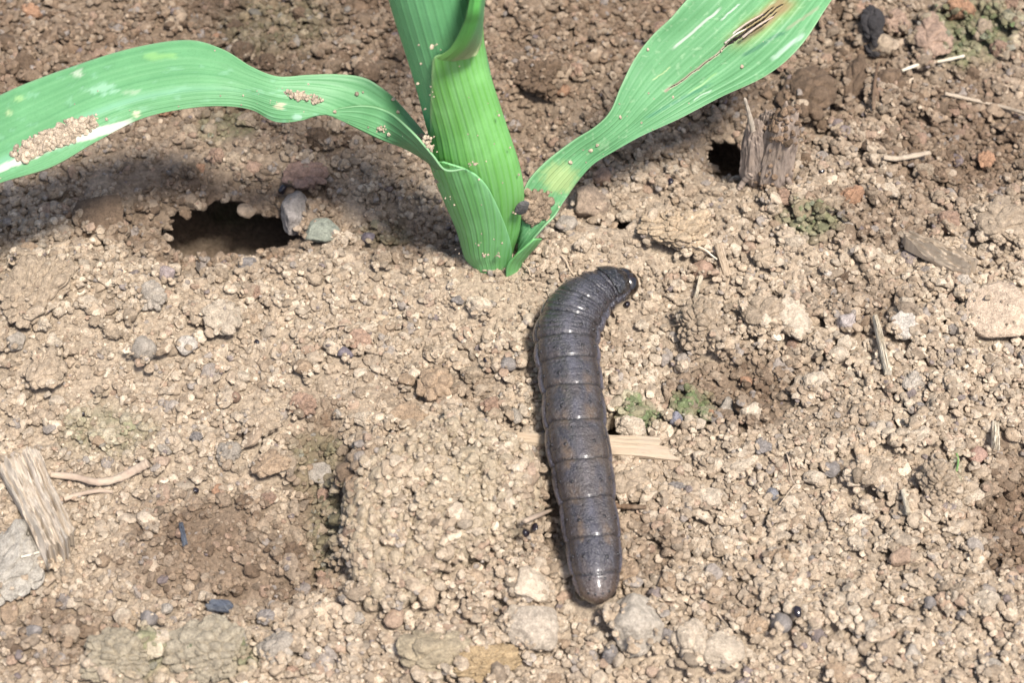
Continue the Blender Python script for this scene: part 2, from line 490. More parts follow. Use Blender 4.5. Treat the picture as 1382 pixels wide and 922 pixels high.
def clod(name, label, px, py, w, h, kind, colour, cat, group=None, tall=0.6, seat=0.25, turn=None, mat=None, rand_col=0.05):
    NC[0] += 1
    rng = np.random.default_rng(9000 + NC[0])
    p = at_z(px, py, 0.001)
    k = mpp(p)
    sv = -ray(px, py)[2] / np.linalg.norm(ray(px, py))
    rx = w * k / 2
    rz = (rx * tall if w < h else h * k / 2 * tall * 1.25) * 1.12
    cv = math.sqrt(max(0.05, 1 - sv * sv))
    ry = math.sqrt(max((h * k / 2) ** 2 - (rz * cv) ** 2, (h * k / 2 * .6) ** 2)) / sv
    zz = hsample(p[0], p[1], min(rx, ry), 45) + (0.0014 if w > 36 else 0.0009 if w > 26 else 0.0006)
    p = at_z(px, py, zz + seat * rz)
    zc = settle(p[0], p[1], rx, ry, rz, zc=zz + seat * rz)
    i0, i1, j0, j1 = [int(v) for v in ((p[1] - ry - GY0) / RES, (p[1] + ry - GY0) / RES + 2, (p[0] - rx - GX0) / RES, (p[0] + rx - GX0) / RES + 2)]
    i0, j0 = max(0, i0), max(0, j0)
    q = ((HY[i0:i1, None] - p[1]) / ry) ** 2 + ((HX[None, j0:j1] - p[0]) / rx) ** 2
    TAKEN[i0:i1, j0:j1] |= q < .80
    o = add(name, clod_mesh(kind, int(rng.integers(0, 5))), None, None, (p[0], p[1], zc))
    big = 1.16 if w > 36 else 1.08
    o.scale = (rx * big, ry * big, rz * big)
    o.rotation_euler = (rng.normal() * 0.12, rng.normal() * 0.12, turn if turn is not None else rng.normal() * 0.3)
    c = np.array(COLOURS[colour]) * (1 + rand_col * rng.normal()) if isinstance(colour, str) else np.array(colour)
    o.color = (*np.clip(c * (1.1 if w > 26 and max(c) > .2 else 1), .005, .8), 1)
    if mat:
        o.material_slots[0].link = 'OBJECT'
        o.material_slots[0].material = mat
    tag(o, label, cat, group)
    CLODS.append((px, py, max(w, h) / 2))
    return o
CLODS = []
NAMED = [
    # px, py, w, h, kind, colour, name, label, tall
    (858, 845, 76, 66, 'stone', (.43, .37, .30), 'stone', 'flat pale many-sided stone just beyond the tail of the caterpillar', .55),
    (722, 846, 60, 58, 'stone', (.42, .35, .275), 'soil_clod', 'squarish pale clod below the small angular clod near the caterpillar tail', .5),
    (716, 790, 54, 42, 'stone', 'pale', 'soil_clod', 'pale angular clod with smooth top beside the caterpillar tail', .55),
    (590, 885, 78, 54, 'lump', (.35, .285, .195), 'soil_clod', 'yellowish crumbly clod at the foot of the large crusted clod', .55),
    (655, 897, 70, 40, 'crust', (.36, .26, .15), 'soil_clod', 'rusty yellow crusted clod next to the yellowish crumbly clod', .5),
    (851, 657, 52, 38, 'lump', 'tan', 'soil_clod', 'rough tan clod touching the caterpillar below the straw splinter', .6),
    (850, 578, 36, 26, 'lump', 'pale', 'soil_clod', 'pale lobed clod between the caterpillar and the moss', .7),
    (913, 567, 25, 25, 'round', (.24, .23, .26), 'pebble', 'round bluish grey pebble on the edge of the moss patch', .9),
    (945, 573, 18, 20, 'round', 'pale', 'pebble', 'small smooth pale pebble beside the round bluish pebble', .85),
    (698, 562, 23, 29, 'round', 'greytan', 'pebble', 'smooth egg-shaped tan pebble beside the middle of the caterpillar', .8),
    (587, 521, 40, 36, 'lump', 'orange', 'soil_clod', 'orange brown clod standing alone above the large crusted clod', .7),
    (548, 565, 44, 30, 'lump', 'orange', 'soil_clod', 'orange tan clod against the upper edge of the large crusted clod', .6),
    (915, 310, 78, 56, 'crust', (.43, .325, .22), 'soil_clod', 'broad orange-edged crusted clod beyond the caterpillar head', .5),
    (950, 441, 62, 56, 'crust', 'tan', 'soil_clod', 'round fine-grained clod like a crumb ball opposite the caterpillar shoulder', .55),
    (1030, 424, 52, 46, 'lump', 'tan', 'soil_clod', 'big cracked tan clod, first of a touching pair', .6),
    (1069, 430, 44, 50, 'lump', 'pale', 'soil_clod', 'big cracked pale clod, second of a touching pair', .6),
    (795, 275, 46, 40, 'stone', (.30, .225, .165), 'stone', 'grey brown stone beside the base of the upright leaf', .75),
    (397, 288, 40, 50, 'stone', 'grey', 'stone', 'tall grey stone on the rim of the dark hollow', .7),
    (432, 312, 42, 26, 'stone', (.24, .25, .20), 'stone', 'flat greenish grey stone beside the dark hollow', .5),
    (497, 320, 24, 17, 'round', 'violet', 'pebble', 'dark violet pebble in the shade of the maize stem', .6),
    (412, 237, 50, 32, 'lump', (.27, .175, .135), 'soil_clod', 'reddish clod on the earth behind the dark hollow', .5),
    (138, 290, 62, 50, 'stone', 'brown', 'soil_clod', 'flat brown slab of earth under the drooping leaf', .4),
    (195, 474, 42, 38, 'round', 'greytan', 'pebble', 'large round pale pebble beside a square white one', .7),
    (252, 467, 26, 24, 'stone', 'white', 'pebble', 'square whitish pebble beside the large round pebble', .7),
    (225, 372, 28, 28, 'round', (.36, .29, .27), 'pebble', 'pinkish grey round pebble on the near rim of the hollow', .8),
    (205, 400, 36, 30, 'lump', 'greytan', 'soil_clod', 'greyish clod in front of the pinkish grey pebble', .6),
    (297, 432, 44, 40, 'lump', 'pale', 'soil_clod', 'pale lumpy clod in front of the dark hollow', .5),
    (467, 478, 23, 20, 'round', (.20, .17, .185), 'pebble', 'mauve grey round pebble among fine pale crumbs', .8),
    (485, 459, 30, 22, 'lump', 'pink', 'soil_clod', 'pink-centred crumb clod next to the mauve pebble', .6),
    (50, 395, 70, 76, 'crust', 'tan', 'soil_clod', 'wide crumbly mound of earth before the drooping leaf', .4),
    (60, 500, 40, 44, 'lump', 'tan', 'soil_clod', 'tan lump of earth on bare crumbs beside a hooked rootlet', .6),
    (356, 570, 38, 28, 'lump', 'tan', 'soil_clod', 'tan pitted clod, upper one of two along the damp strip', .6),
    (362, 628, 42, 30, 'lump', 'orange', 'soil_clod', 'orange tan clod, lower one of two along the damp strip', .55),
    (308, 613, 26, 30, 'lump', 'greytan', 'soil_clod', 'upright pale clod near the two clods of the damp strip', .8),
    (432, 640, 36, 28, 'stone', 'greytan', 'soil_clod', 'greyish pointed clod beside the steep face of the crusted clod', .6),
    (14, 762, 66, 84, 'lump', (.38, .34, .285), 'soil_clod', 'large whitish clod below the weathered wood chip', .5),
    (46, 856, 30, 26, 'round', 'grey', 'pebble', 'smooth grey pebble on damp earth beyond the whitish clod', .75),
    (12, 822, 22, 38, 'stone', 'orange', 'soil_clod', 'elongated orange clod under the large whitish clod', .6),
    (165, 832, 22, 18, 'stone', 'pale', 'pebble', 'small pale pebble on the brown damp earth', .7),
    (225, 822, 22, 18, 'round', 'white', 'pebble', 'whitish pebble close to the blue grey flake', .7),
    (160, 888, 90, 56, 'crust', (.32, .27, .195), 'soil_clod', 'green-tinged crusted clod beside a damp brown hollow', .45),
    (285, 880, 90, 60, 'crust', (.33, .28, .205), 'soil_clod', 'green-tinged crusted clod below the blue grey flake', .4),
    (375, 878, 40, 36, 'lump', 'greytan', 'soil_clod', 'greyish clod next to the green-tinged crusted clods', .6),
    (1346, 420, 76, 58, 'stone', (.50, .385, .285), 'stone', 'large flat beige stone with a rootlet lying over its edge', .42),
    (1141, 437, 34, 30, 'stone', (.42, .36, .33), 'pebble', 'greyish angular pebble near the upright straw stick', .7),
    (1222, 440, 36, 36, 'stone', 'white', 'stone', 'whitish pitted stone beside the upright straw stick', .6),
    (1221, 410, 26, 22, 'stone', 'pale', 'pebble', 'pinkish white pebble above the whitish pitted stone', .7),
    (1170, 404, 22, 20, 'round', 'greytan', 'pebble', 'pale round pebble over the greyish angular pebble', .8),
    (1068, 332, 26, 24, 'lump', 'pale', 'soil_clod', 'pale lumpy clod in front of the mossy dip', .7),
    (1032, 350, 30, 26, 'lump', 'tan', 'soil_clod', 'first of a pair of tan clods before the mossy dip', .65),
    (1118, 370, 16, 14, 'round', 'white', 'pebble', 'tiny white round pebble alone on damp brown crumbs', .8),
    (1100, 520, 36, 28, 'lump', 'pale', 'soil_clod', 'pale clod among the gravelly crumbs below the upright stick', .6),
    (1190, 580, 26, 20, 'stone', 'pale', 'soil_clod', 'flat pale clod lying below the upright straw stick', .5),
    (1012, 557, 36, 22, 'stone', 'pale', 'pebble', 'long whitish pebble on the damp dip past the moss', .7),
    (980, 551, 18, 26, 'stone', 'greytan', 'pebble', 'upright tan pebble in the damp dip past the moss', .8),
    (1000, 632, 36, 22, 'lump', 'pale', 'soil_clod', 'long pale clod beyond the tip of the straw splinter', .6),
    (958, 676, 42, 26, 'stone', 'pale', 'soil_clod', 'long pale clod opposite the lower body of the caterpillar', .55),
    (1042, 668, 24, 24, 'round', (.28, .27, .28), 'pebble', 'mottled grey round pebble among pale crumbs', .9),
    (1271, 655, 52, 48, 'crust', 'tan', 'soil_clod', 'cauliflower-like tan clod beside a tiny green blade', .6),
    (1320, 615, 32, 28, 'round', (.42, .27, .21), 'pebble', 'reddish round pebble behind the cauliflower-like clod', .75),
    (1270, 627, 22, 20, 'round', 'grey', 'pebble', 'greyish round pebble on top of the cauliflower-like clod', .8),
    (1313, 735, 14, 13, 'round', (.22, .19, .25), 'pebble', 'violet grey bead-like pebble by the dark shaded dip', .9),
    (1255, 815, 24, 24, 'round', 'grey', 'pebble', 'smooth grey pebble on the slope of even crumbs', .8),
    (975, 878, 46, 40, 'stone', 'pale', 'soil_clod', 'triangular pale clod on the near gravelly earth', .6),
    (935, 868, 40, 44, 'lump', 'pale', 'soil_clod', 'pale lobed clod between the flat stone and triangular clod', .6),
    (845, 776, 26, 32, 'lump', 'orange', 'soil_clod', 'orange brown clod pressed against the caterpillar tail', .8),
    (905, 790, 30, 30, 'lump', 'orange', 'soil_clod', 'orange tan clod one step away from the caterpillar tail', .6),
    (1195, 880, 34, 34, 'stone', 'tan', 'soil_clod', 'blocky tan clod, first of a close pair', .7),
    (1232, 884, 28, 26, 'stone', 'greytan', 'soil_clod', 'blocky greyish clod, second of a close pair', .7),
    (1100, 645, 28, 18, 'stone', 'pale', 'soil_clod', 'slanting long pale clod near the curled rootlet', .6),
    (1180, 640, 46, 36, 'lump', 'tan', 'soil_clod', 'tan lumpy clod near the small white splinter', .5),
    (883, 700, 26, 18, 'stone', 'pale', 'soil_clod', 'brick-shaped pale clod near the dark twig', .7),
    (730, 105, 50, 46, 'crust', 'brown', 'soil_clod', 'blurred brown clod on the earth behind the maize stem', .6),
    (1090, 130, 60, 60, 'lump', 'brown', 'soil_clod', 'brown clod in shade behind the dead stub', .5),
    (1255, 50, 40, 50, 'lump', (.33, .23, .17), 'soil_clod', 'pinkish brown clod beside the charcoal lump', .7),
    (1205, 32, 34, 34, 'lump', (.33, .23, .17), 'soil_clod', 'rounded brown clod touching the charcoal lump', .8),
    (1200, 120, 44, 40, 'lump', 'brown', 'soil_clod', 'cracked brown clod below the charcoal lump', .7),
    (1155, 115, 34, 60, 'lump', 'brown', 'soil_clod', 'upright cracked brown clod beside the dry grass blade', .8),
    (1350, 300, 60, 50, 'lump', 'tan', 'soil_clod', 'wide pale clod of earth behind the grey wood splinter', .5),
]
for px, py, w, h, kind, colour, name, label, tall in NAMED:
    cat_name = {'soil_clod': 'soil clod', 'stone': 'stone', 'pebble': 'pebble'}[name]
    clod(name, label, px, py, w, h, kind, colour, cat_name, {'soil_clod': 'clods lying on the soil', 'stone': 'stones on the soil', 'pebble': 'pebbles on the soil'}[name], tall)

# the large crusted clod: a slab of fused crumbs
def big_clod():
    out_px = [(468, 612), (520, 600), (560, 592), (600, 572), (628, 566), (672, 592), (715, 618), (733, 650), (728, 684), (700, 706), (665, 722), (636, 742), (604, 760), (570, 790), (530, 806), (492, 796), (474, 760), (468, 700), (462, 650)]
    P = np.array([at_z(a, b, 0.003)[:2] for a, b in out_px])
    c = P.mean(0)
    ang = np.arctan2(P[:, 1] - c[1], P[:, 0] - c[0])
    rad = np.hypot(*(P - c).T)
    o = np.argsort(ang)
    ang, rad = ang[o], rad[o]
    ang = np.r_[ang - 2 * math.pi, ang, ang + 2 * math.pi]
    rad = np.r_[rad, rad, rad]
    na, nr = 300, 90
    A = np.linspace(0, 2 * math.pi, na, endpoint=False) - math.pi
    R = np.interp(A, ang, rad)
    t = np.linspace(0.012, 1, nr)[:, None]
    prof_r = np.where(t < 0.8, t / 0.8 * 0.97, 0.97 + 0.03 * np.sin((t - 0.8) / 0.2 * math.pi / 2))
    X = c[0] + np.cos(A) * R * prof_r
    Y = c[1] + np.sin(A) * R * prof_r
    top = 0.0058 + 0.0010 * fbm(X * 120, Y * 120, 0, 71, 3) - 0.0022 * smooth(0.0, 1.0, (c[1] - Y) / 0.016)
    side = np.where(t < 0.8, 1 - 0.22 * (t / 0.8) ** 5, 0.78 - 1.15 * ((t - 0.8) / 0.2) ** 1.2)
    Z = terrain(X, Y) + 0.0008 + (top - 0.0008) * side
    V = np.stack([X, Y, Z], 2)
    # fused crumbs: cell domes with cracks
    rng = np.random.default_rng(77)
    n = 900
    a, q = rng.uniform(-math.pi, math.pi, n), np.sqrt(rng.random(n))
    cr = np.stack([c[0] + np.cos(a) * q * np.interp(a, ang, rad), c[1] + np.sin(a) * q * np.interp(a, ang, rad), rng.uniform(-.001, .0055, n)], 1)
    flat = V.reshape(-1, 3)
    disp = np.zeros(len(flat))
    for k in range(0, len(flat), 3000):
        D = np.sqrt((((flat[k:k + 3000, None, :] - cr[None]) * np.array([1, 1, 0.6])) ** 2).sum(2))
        D.partition(1, axis=1)
        disp[k:k + 3000] = 0.0005 * smooth(0, 0.0004, D[:, 1] - D[:, 0]) - 0.00018 * (D[:, 0] / 0.0006) ** 2
    out = np.stack([np.cos(A) * np.ones_like(t), np.sin(A) * np.ones_like(t), 0 * A * t], 2).reshape(-1, 3)
    wside = smooth(0.72, 0.95, np.repeat(t, na, 1)).reshape(-1, 1)
    nrm = out * wside * 0.9 + np.array([0, 0, 1.0]) * (1 - wside * 0.8)
    flat = flat + nrm * (disp * 1.3)[:, None]
    V2 = np.vstack([flat, [[c[0], c[1], flat[:na, 2].mean()]]])
    faces = grid_faces(nr, na, True)
    faces += [(len(V2) - 1, (j + 1) % na, j) for j in range(na)]
    me = mesh_of('soil_clod', V2 - np.array([c[0], c[1], 0]), [f[::-1] for f in faces])
    ob = add('soil_clod', me, M_CLOD, None, (c[0], c[1], 0))
    ob.color = (.45, .36, .255, 1)
    tag(ob, 'largest slab-like clod of fused crumbs beside the lower half of the caterpillar', 'soil clod', 'clods lying on the soil')
    # into the height map
    gxx, gyy = np.meshgrid(HX, HY)
    aa, rr = np.arctan2(gyy - c[1], gxx - c[0]), np.hypot(gyy - c[1], gxx - c[0])
    tt = rr / np.interp(aa, ang, rad)
    inside = tt < 1.0
    tp = terrain(gxx[inside], gyy[inside]) + 0.0052 * (1 - 0.22 * tt[inside] ** 5) - 0.0022 * smooth(0, 1, (c[1] - gyy[inside]) / 0.016)
    H[inside] = np.maximum(H[inside], tp)
    return ob, c, ang, rad
BIG, BIGC, BIGA, BIGR = big_clod()
def in_big(x, y):
    return math.hypot(x - BIGC[0], y - BIGC[1]) / np.interp(math.atan2(y - BIGC[1], x - BIGC[0]), BIGA, BIGR)

# ordinary clods: the larger crumbs one can still tell apart
LANDMARKS = [((790, 640), 'near the lower body of the caterpillar'), ((790, 430), 'near the front body of the caterpillar'), ((640, 390), 'at the foot of the maize stem'),
             ((300, 310), 'around the dark hollow'), ((80, 690), 'near the weathered wood chip'), ((1035, 230), 'around the dead stub'), ((1190, 465), 'around the upright straw stick'),
             ((1270, 345), 'near the grey wood splinter'), ((1225, 680), 'around the small white splinter'), ((900, 850), 'around the flat pale stone'), ((590, 840), 'before the large crusted clod'),
             ((400, 480), 'on the pale crumbs before the drooping leaf'), ((930, 550), 'around the moss patch'), ((200, 830), 'on the damp brown earth'), ((1260, 90), 'near the bleached stick'),
             ((800, 120), 'behind the upright leaf'), ((350, 60), 'behind the drooping leaf'), ((1200, 850), 'on the slope of even crumbs'), ((60, 540), 'on the crumbs above the wood chip')]
SIZE = lambda w: 'tiny' if w < 18 else 'small' if w < 22 else 'mid-sized' if w < 26.5 else 'larger'
SHAPE = {'stone': 'angular', 'round': 'rounded', 'lump': 'lumpy'}
made = 0
tries = 0
while made < 205 and tries < 6000:
    tries += 1
    px, py = random.uniform(-10, 1392), random.uniform(0, 925)
    w = random.choice([16, 18, 20, 22, 24, 27, 31]) * random.uniform(.9, 1.12)
    if py < 330 and 520 < px < 730 or any((px - a) ** 2 + (py - b) ** 2 < (r * 0.85 + w * 0.55) ** 2 for a, b, r in CLODS):
        continue
    p = at_z(px, py)
    if math.hypot((px - 302) / 120, (py - 292) / 62) < 1 or math.hypot((px - 986) / 40, (py - 202) / 36) < 1 or cat_clear(p[0], p[1])[1] < w * 0.5 * mpp(p) or in_big(p[0], p[1]) < 1.1 or np.hypot(p[0] - STEM_BASE[0], p[1] - STEM_BASE[1]) < 0.007:
        continue
    if 20 < px < 110 and 610 < py < 760 or 1215 < px < 1320 and 315 < py < 370 or 1170 < px < 1210 and 420 < py < 510 or 690 < px < 920 and 575 < py < 630 or 985 < px < 1075 and 130 < py < 260:
        continue
    kind = random.choice(['stone', 'lump', 'lump', 'lump', 'round'])
    q = patch(np.array(px), np.array(py), DAMP_SHADE)
    back = py < 230
    colour = random.choice(['brown', 'brown', 'tan', 'pink', 'rust'] if (q > .45 or back) else ['tan', 'tan', 'pale', 'pale', 'greytan', 'pink', 'orange', 'grey'])
    word = {'brown': 'brown', 'tan': 'tan', 'pale': 'pale', 'greytan': 'greyish', 'pink': 'pinkish', 'orange': 'orange tan', 'grey': 'grey', 'rust': 'rusty'}[colour]
    lm = min(LANDMARKS, key=lambda L: (L[0][0] - px) ** 2 + (L[0][1] - py) ** 2)[1]
    nm = 'pebble' if kind == 'round' else 'soil_clod'
    nw = 'pebble' if kind == 'round' else 'clod'
    clod(nm, f'{SIZE(w)} {word} {SHAPE[kind]} {nw} lying {lm}', px, py, w, w * random.uniform(.7, 1.0), kind, colour, 'pebble' if kind == 'round' else 'soil clod',
         f'small {nw}s {lm}', random.uniform(.6, .85), seat=0.3)
    made += 1

# ------------------------------------------------------------------ crumbs: settle them one by one, large to small
GRAINS = bpy.data.collections.new('grain_shapes')
NV = 24
for v in range(NV):
    if v % 4 == 3:
        P, F = grain_shape(3, 100 + v, planes=9, p=14, lumps=16, lump_amp=0.12, rough=0.08)
    elif v % 4 == 2:
        P, F = grain_shape(3, 100 + v, planes=12, p=18, rough=0.09)
    else:
        P, F = grain_shape(3, 100 + v, planes=8, p=26, rough=0.09)
    me = mesh_of('grain', P, F)
    me.materials.append(M_CRUMB)
    GRAINS.objects.link(bpy.data.objects.new('grain_%02d' % v, me))
def scatter(name, pts, rot, scl, col, label, cat=None, parent=None, seed=1):
    n = len(pts)
    me = bpy.data.meshes.new(name)
    me.from_pydata([tuple(p) for p in pts], [], [])
    for nm, dat, ty, key in (('rot', rot, 'FLOAT_VECTOR', 'vector'), ('scl', scl, 'FLOAT_VECTOR', 'vector')):
        a = me.attributes.new(nm, ty, 'POINT')
        a.data.foreach_set(key, np.asarray(dat, np.float32).ravel())
    a = me.attributes.new('shape', 'INT', 'POINT')
    a.data.foreach_set('value', np.random.default_rng(seed).integers(0, NV, n).astype(np.int32))
    a = me.attributes.new('tint', 'FLOAT_COLOR', 'POINT')
    a.data.foreach_set('color', np.c_[np.asarray(col), np.ones(n)].astype(np.float32).ravel())
    o = add(name, me, None, parent)
    tag(o, label, cat, kind='stuff')
    ng = bpy.data.node_groups.get('spread_grains')
    if ng is None:
        ng = bpy.data.node_groups.new('spread_grains', 'GeometryNodeTree')
        ng.interface.new_socket('Geometry', in_out='INPUT', socket_type='NodeSocketGeometry')
        ng.interface.new_socket('Geometry', in_out='OUTPUT', socket_type='NodeSocketGeometry')
        gi, go = ng.nodes.new('NodeGroupInput'), ng.nodes.new('NodeGroupOutput')
        ci = ng.nodes.new('GeometryNodeCollectionInfo')
        ci.inputs['Collection'].default_value = GRAINS
        ci.inputs['Separate Children'].default_value = True
        ci.inputs['Reset Children'].default_value = True
        ip = ng.nodes.new('GeometryNodeInstanceOnPoints')
        ip.inputs['Pick Instance'].default_value = True
        def na(nm, ty):
            k = ng.nodes.new('GeometryNodeInputNamedAttribute')
            k.data_type = ty
            k.inputs['Name'].default_value = nm
            return k.outputs['Attribute']
        e2r = ng.nodes.new('FunctionNodeEulerToRotation')
        ng.links.new(na('rot', 'FLOAT_VECTOR'), e2r.inputs[0])
        ng.links.new(gi.outputs[0], ip.inputs['Points'])
        ng.links.new(ci.outputs[0], ip.inputs['Instance'])
        ng.links.new(na('shape', 'INT'), ip.inputs['Instance Index'])
        ng.links.new(e2r.outputs[0], ip.inputs['Rotation'])
        ng.links.new(na('scl', 'FLOAT_VECTOR'), ip.inputs['Scale'])
        ng.links.new(ip.outputs[0], go.inputs[0])
    md = o.modifiers.new('grains', 'NODES')
    md.node_group = ng
    return o
def size_map(x, y):
    px, py = to_px(x, y)
    s = 1.0 + 0.38 * fbm(px / 70, py / 70, 0, 51, 2)
    fine = patch(px, py, [(450, 530, 130, 60, 1), (640, 400, 110, 45, .9), (830, 340, 110, 40, 1), (110, 480, 100, 60, .8), (350, 480, 90, 40, .7), (1150, 780, 60, 40, .5), (300, 700, 110, 60, .55), (1000, 510, 70, 40, .4)])
    coarse = patch(px, py, [(1250, 500, 180, 120, .5), (1000, 720, 150, 90, .5), (1250, 780, 140, 90, .4), (690, 850, 160, 60, .4), (120, 330, 90, 60, .4), (1150, 200, 200, 120, .5)])
    return s * (1 - 0.42 * fine) * (1 + 0.35 * coarse)
rng = np.random.default_rng(21)
def batch(n, med, sig, lo, hi, wide):
    if wide:
        x, y = rng.uniform(GX0 + .001, GX1 - .001, n), rng.uniform(GY0 + .001, GY1 - .001, n)
    else:
        x, y = rng.uniform(-0.085, 0.085, n), rng.uniform(-0.052, 0.072, n)
    px, py = to_px(x, y)
    inside = (px > -60) & (px < 1442) & (py > -45) & (py < 965)
    keep = ~inside if wide else inside
    x, y = x[keep], y[keep]
    r = np.clip(med * np.exp(sig * rng.normal(size=len(x))), lo, hi)
    if not wide:
        r = np.clip(r * size_map(x, y), 0.00011, hi)
    return x, y, r
XS, YS, RS = [], [], []
for args in ((2300, .00088, .24, .0006, .0014, False), (7500, .00057, .25, .0004, .001, False), (16000, .00039, .25, .00024, .0007, False), (28000, .00026, .30, .00014, .0005, False), (30000, .00017, .25, .00010, .0003, False),
             (4000, .0011, .3, .0007, .002, True), (26000, .00065, .25, .0004, .001, True)):
    a, b, c = batch(*args)
    XS.append(a); YS.append(b); RS.append(c)
pts, rots, scls, cx_, cy_ = [], [], [], [], []
sp2 = SPINE[::6]
for xs, ys, rs in zip(XS, YS, RS):
    n = len(xs)
    d = np.hypot(xs[:, None] - sp2[None, :, 0], ys[:, None] - sp2[None, :, 1]) - sp2[None, :, 3] * 0.80
    free = d.min(1) > rs * 0.6
    st = np.hypot((xs - STEM_BASE[0]), (ys - STEM_BASE[1]) * 1.2) > 0.0021
    fl = np.stack([rng.uniform(.8, 1.25, n), rng.uniform(.75, 1.1, n), rng.uniform(.5, .8, n)], 1)
    for k in range(n):
        if not (free[k] and st[k]):
            continue
        x, y, r = xs[k], ys[k], rs[k]
        # of a few nearby spots take the lowest, as a rolling crumb would
        best = None
        for t in range(3):
            xx = x + (rng.random() - .5) * 2.4 * r * (t > 0)
            yy = y + (rng.random() - .5) * 2.4 * r * (t > 0)
            i, j = int((yy - GY0) / RES), int((xx - GX0) / RES)
            if 0 <= i < H.shape[0] and 0 <= j < H.shape[1]:
                hh = H[i, j] - H0[i, j]
                if best is None or hh < best[0]:
                    best = (hh, xx, yy)
        if best is None or best[0] > 0.0058 or STEEP[int((best[2] - GY0) / RES), int((best[1] - GX0) / RES)] or (TAKEN[int((best[2] - GY0) / RES), int((best[1] - GX0) / RES)] and rng.random() > (.07 if r < .0004 else .01)):
            continue
        x, y = best[1], best[2]
        z = settle(x, y, r * fl[k, 0], r * fl[k, 1], r * fl[k, 2], seat=0.12)
        if z is None:
            continue
        pts.append((x, y, z)); scls.append(fl[k] * r * 1.06); rots.append((rng.normal() * .35, rng.normal() * .35, rng.uniform(0, 6.28)))
pts = np.array(pts)
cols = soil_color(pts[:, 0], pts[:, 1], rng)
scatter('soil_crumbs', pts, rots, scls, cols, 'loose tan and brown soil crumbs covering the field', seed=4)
print('crumbs', len(pts))

# crust grains fused onto the large clod belong to it
bm_v = np.array([v.co for v in BIG.data.vertices])
sel = rng.choice(len(bm_v) - 1, 1300)
sel = sel[bm_v[sel, 2] > 0.0012]
bp = bm_v[sel] + rng.normal(size=(len(sel), 3)) * 0.00025
rr_ = np.clip(.00030 * np.exp(.42 * rng.normal(size=len(sel))), .00014, .0009)
bp[:, 2] -= rr_ * 0.35
bc = soil_color(bp[:, 0] + BIGC[0], bp[:, 1] + BIGC[1], rng, .6) * 0.45 + np.array((.46, .37, .265)) * 0.55
scatter('crumb_crust', bp, rng.uniform(-1, 1, (len(sel), 3)) * (0.4, 0.4, 3), np.stack([rr_, rr_ * .9, rr_ * .75], 1), bc, None, None, BIG, seed=5)

# ------------------------------------------------------------------ dry plant bits on the soil
def slab(name, label, cat, ends, width, thick, mat, seed, jag=(0.1, 0.1), ridge=0.2, lift=0.0004, taper=(1, 1), group=None, tilt=0.0, sag=0.0, skew=(0, 0)):
    """a splinter lying on the soil: fibres run along it, its ends are broken unevenly"""
    rng = np.random.default_rng(seed)
    a, b = [np.array(at_z(*e, 0.001)) for e in ends]
    za, zb = hsample(a[0], a[1], .0012, 72) + lift, hsample(b[0], b[1], .0012, 72) + lift
    zm = hsample(*((a + b) / 2)[:2], .0012, 80) + lift
    if zm > (za + zb) / 2:
        za += zm - (za + zb) / 2; zb += zm - (za + zb) / 2 if False else 0
    a, b = at_z(*ends[0], za), at_z(*ends[1], zb)
    L = np.linalg.norm(b - a)
    d = (b - a) / L
    sd = np.cross(d, (0, 0, 1)); sd /= np.linalg.norm(sd)
    up = np.cross(sd, d)
    sd, up = sd * math.cos(tilt) + up * math.sin(tilt), up * math.cos(tilt) - sd * math.sin(tilt)
    k = mpp(a)
    W = width * k
    if abs(d[0]) > abs(d[1]):
        W /= 0.8
    nl, nw = 90, 44
    t = np.linspace(0, 1, nl)[:, None]
    u = np.linspace(-1, 1, nw)[None]
    e0 = jag[0] * W * (.35 * (rng.random(nw) - .5) + 0.8 * fbm(np.linspace(0, 4, nw), np.zeros(nw), 0, seed + 7, 2) + skew[0] * np.linspace(-1, 1, nw))
    e1 = jag[1] * W * (.35 * (rng.random(nw) - .5) + 0.8 * fbm(np.linspace(0, 5, nw), np.zeros(nw), 0, seed + 8, 2) + skew[1] * np.linspace(-1, 1, nw))
    s = t * (L - e0 - e1)[None] + e0[None]
    ww = W / 2 * (taper[0] * (1 - t) + taper[1] * t) * (1 + .06 * fbm(t * 7, np.zeros_like(t), 0, seed, 2))
    rd = ridge * thick * (fbm(u * 7 + 0 * t, t * 2.5 + 0 * u, 0, seed + 1, 3) * 1.5)
    crown = thick * (0.55 - 0.35 * u ** 4) + rd
    bend = -sag * L * (t - .5) ** 2
    top = a + d * s[..., None] + sd * (u * ww)[..., None] + up * (crown + bend)[..., None]
    bot = a + d * s[..., None] + sd * (u * ww * .96)[..., None] + up * (-thick * 0.5 + bend + 0 * u)[..., None]
    V = np.vstack([top.reshape(-1, 3), bot.reshape(-1, 3)])
    n = nl * nw
    F = [f[::-1] for f in grid_faces(nl, nw)] + grid_faces(nl, nw, off=n)
    for i in range(nl - 1):
        F += [(i * nw, n + i * nw, n + (i + 1) * nw, (i + 1) * nw)[::-1], (i * nw + nw - 1, (i + 1) * nw + nw - 1, n + (i + 1) * nw + nw - 1, n + i * nw + nw - 1)[::-1]]
    for j in range(nw - 1):
        F += [(j, j + 1, n + j + 1, n + j)[::-1], ((nl - 1) * nw + j, n + (nl - 1) * nw + j, n + (nl - 1) * nw + j + 1, (nl - 1) * nw + j + 1)[::-1]]
    base = np.array([*(a + b)[:2] / 2, min(a[2], b[2]) - thick / 2])
    me = mesh_of(name, V - base, F)
    U2 = np.concatenate([(u * ww).ravel(), (u * ww).ravel()])
    V2_ = np.concatenate([s.ravel(), s.ravel()])
    uv_grid(me, U2 + seed * 0.37, V2_)
    me.set_sharp_from_angle(angle=math.radians(60))
    o = add(name, me, mat, None, base)
    return tag(o, label, cat, group)
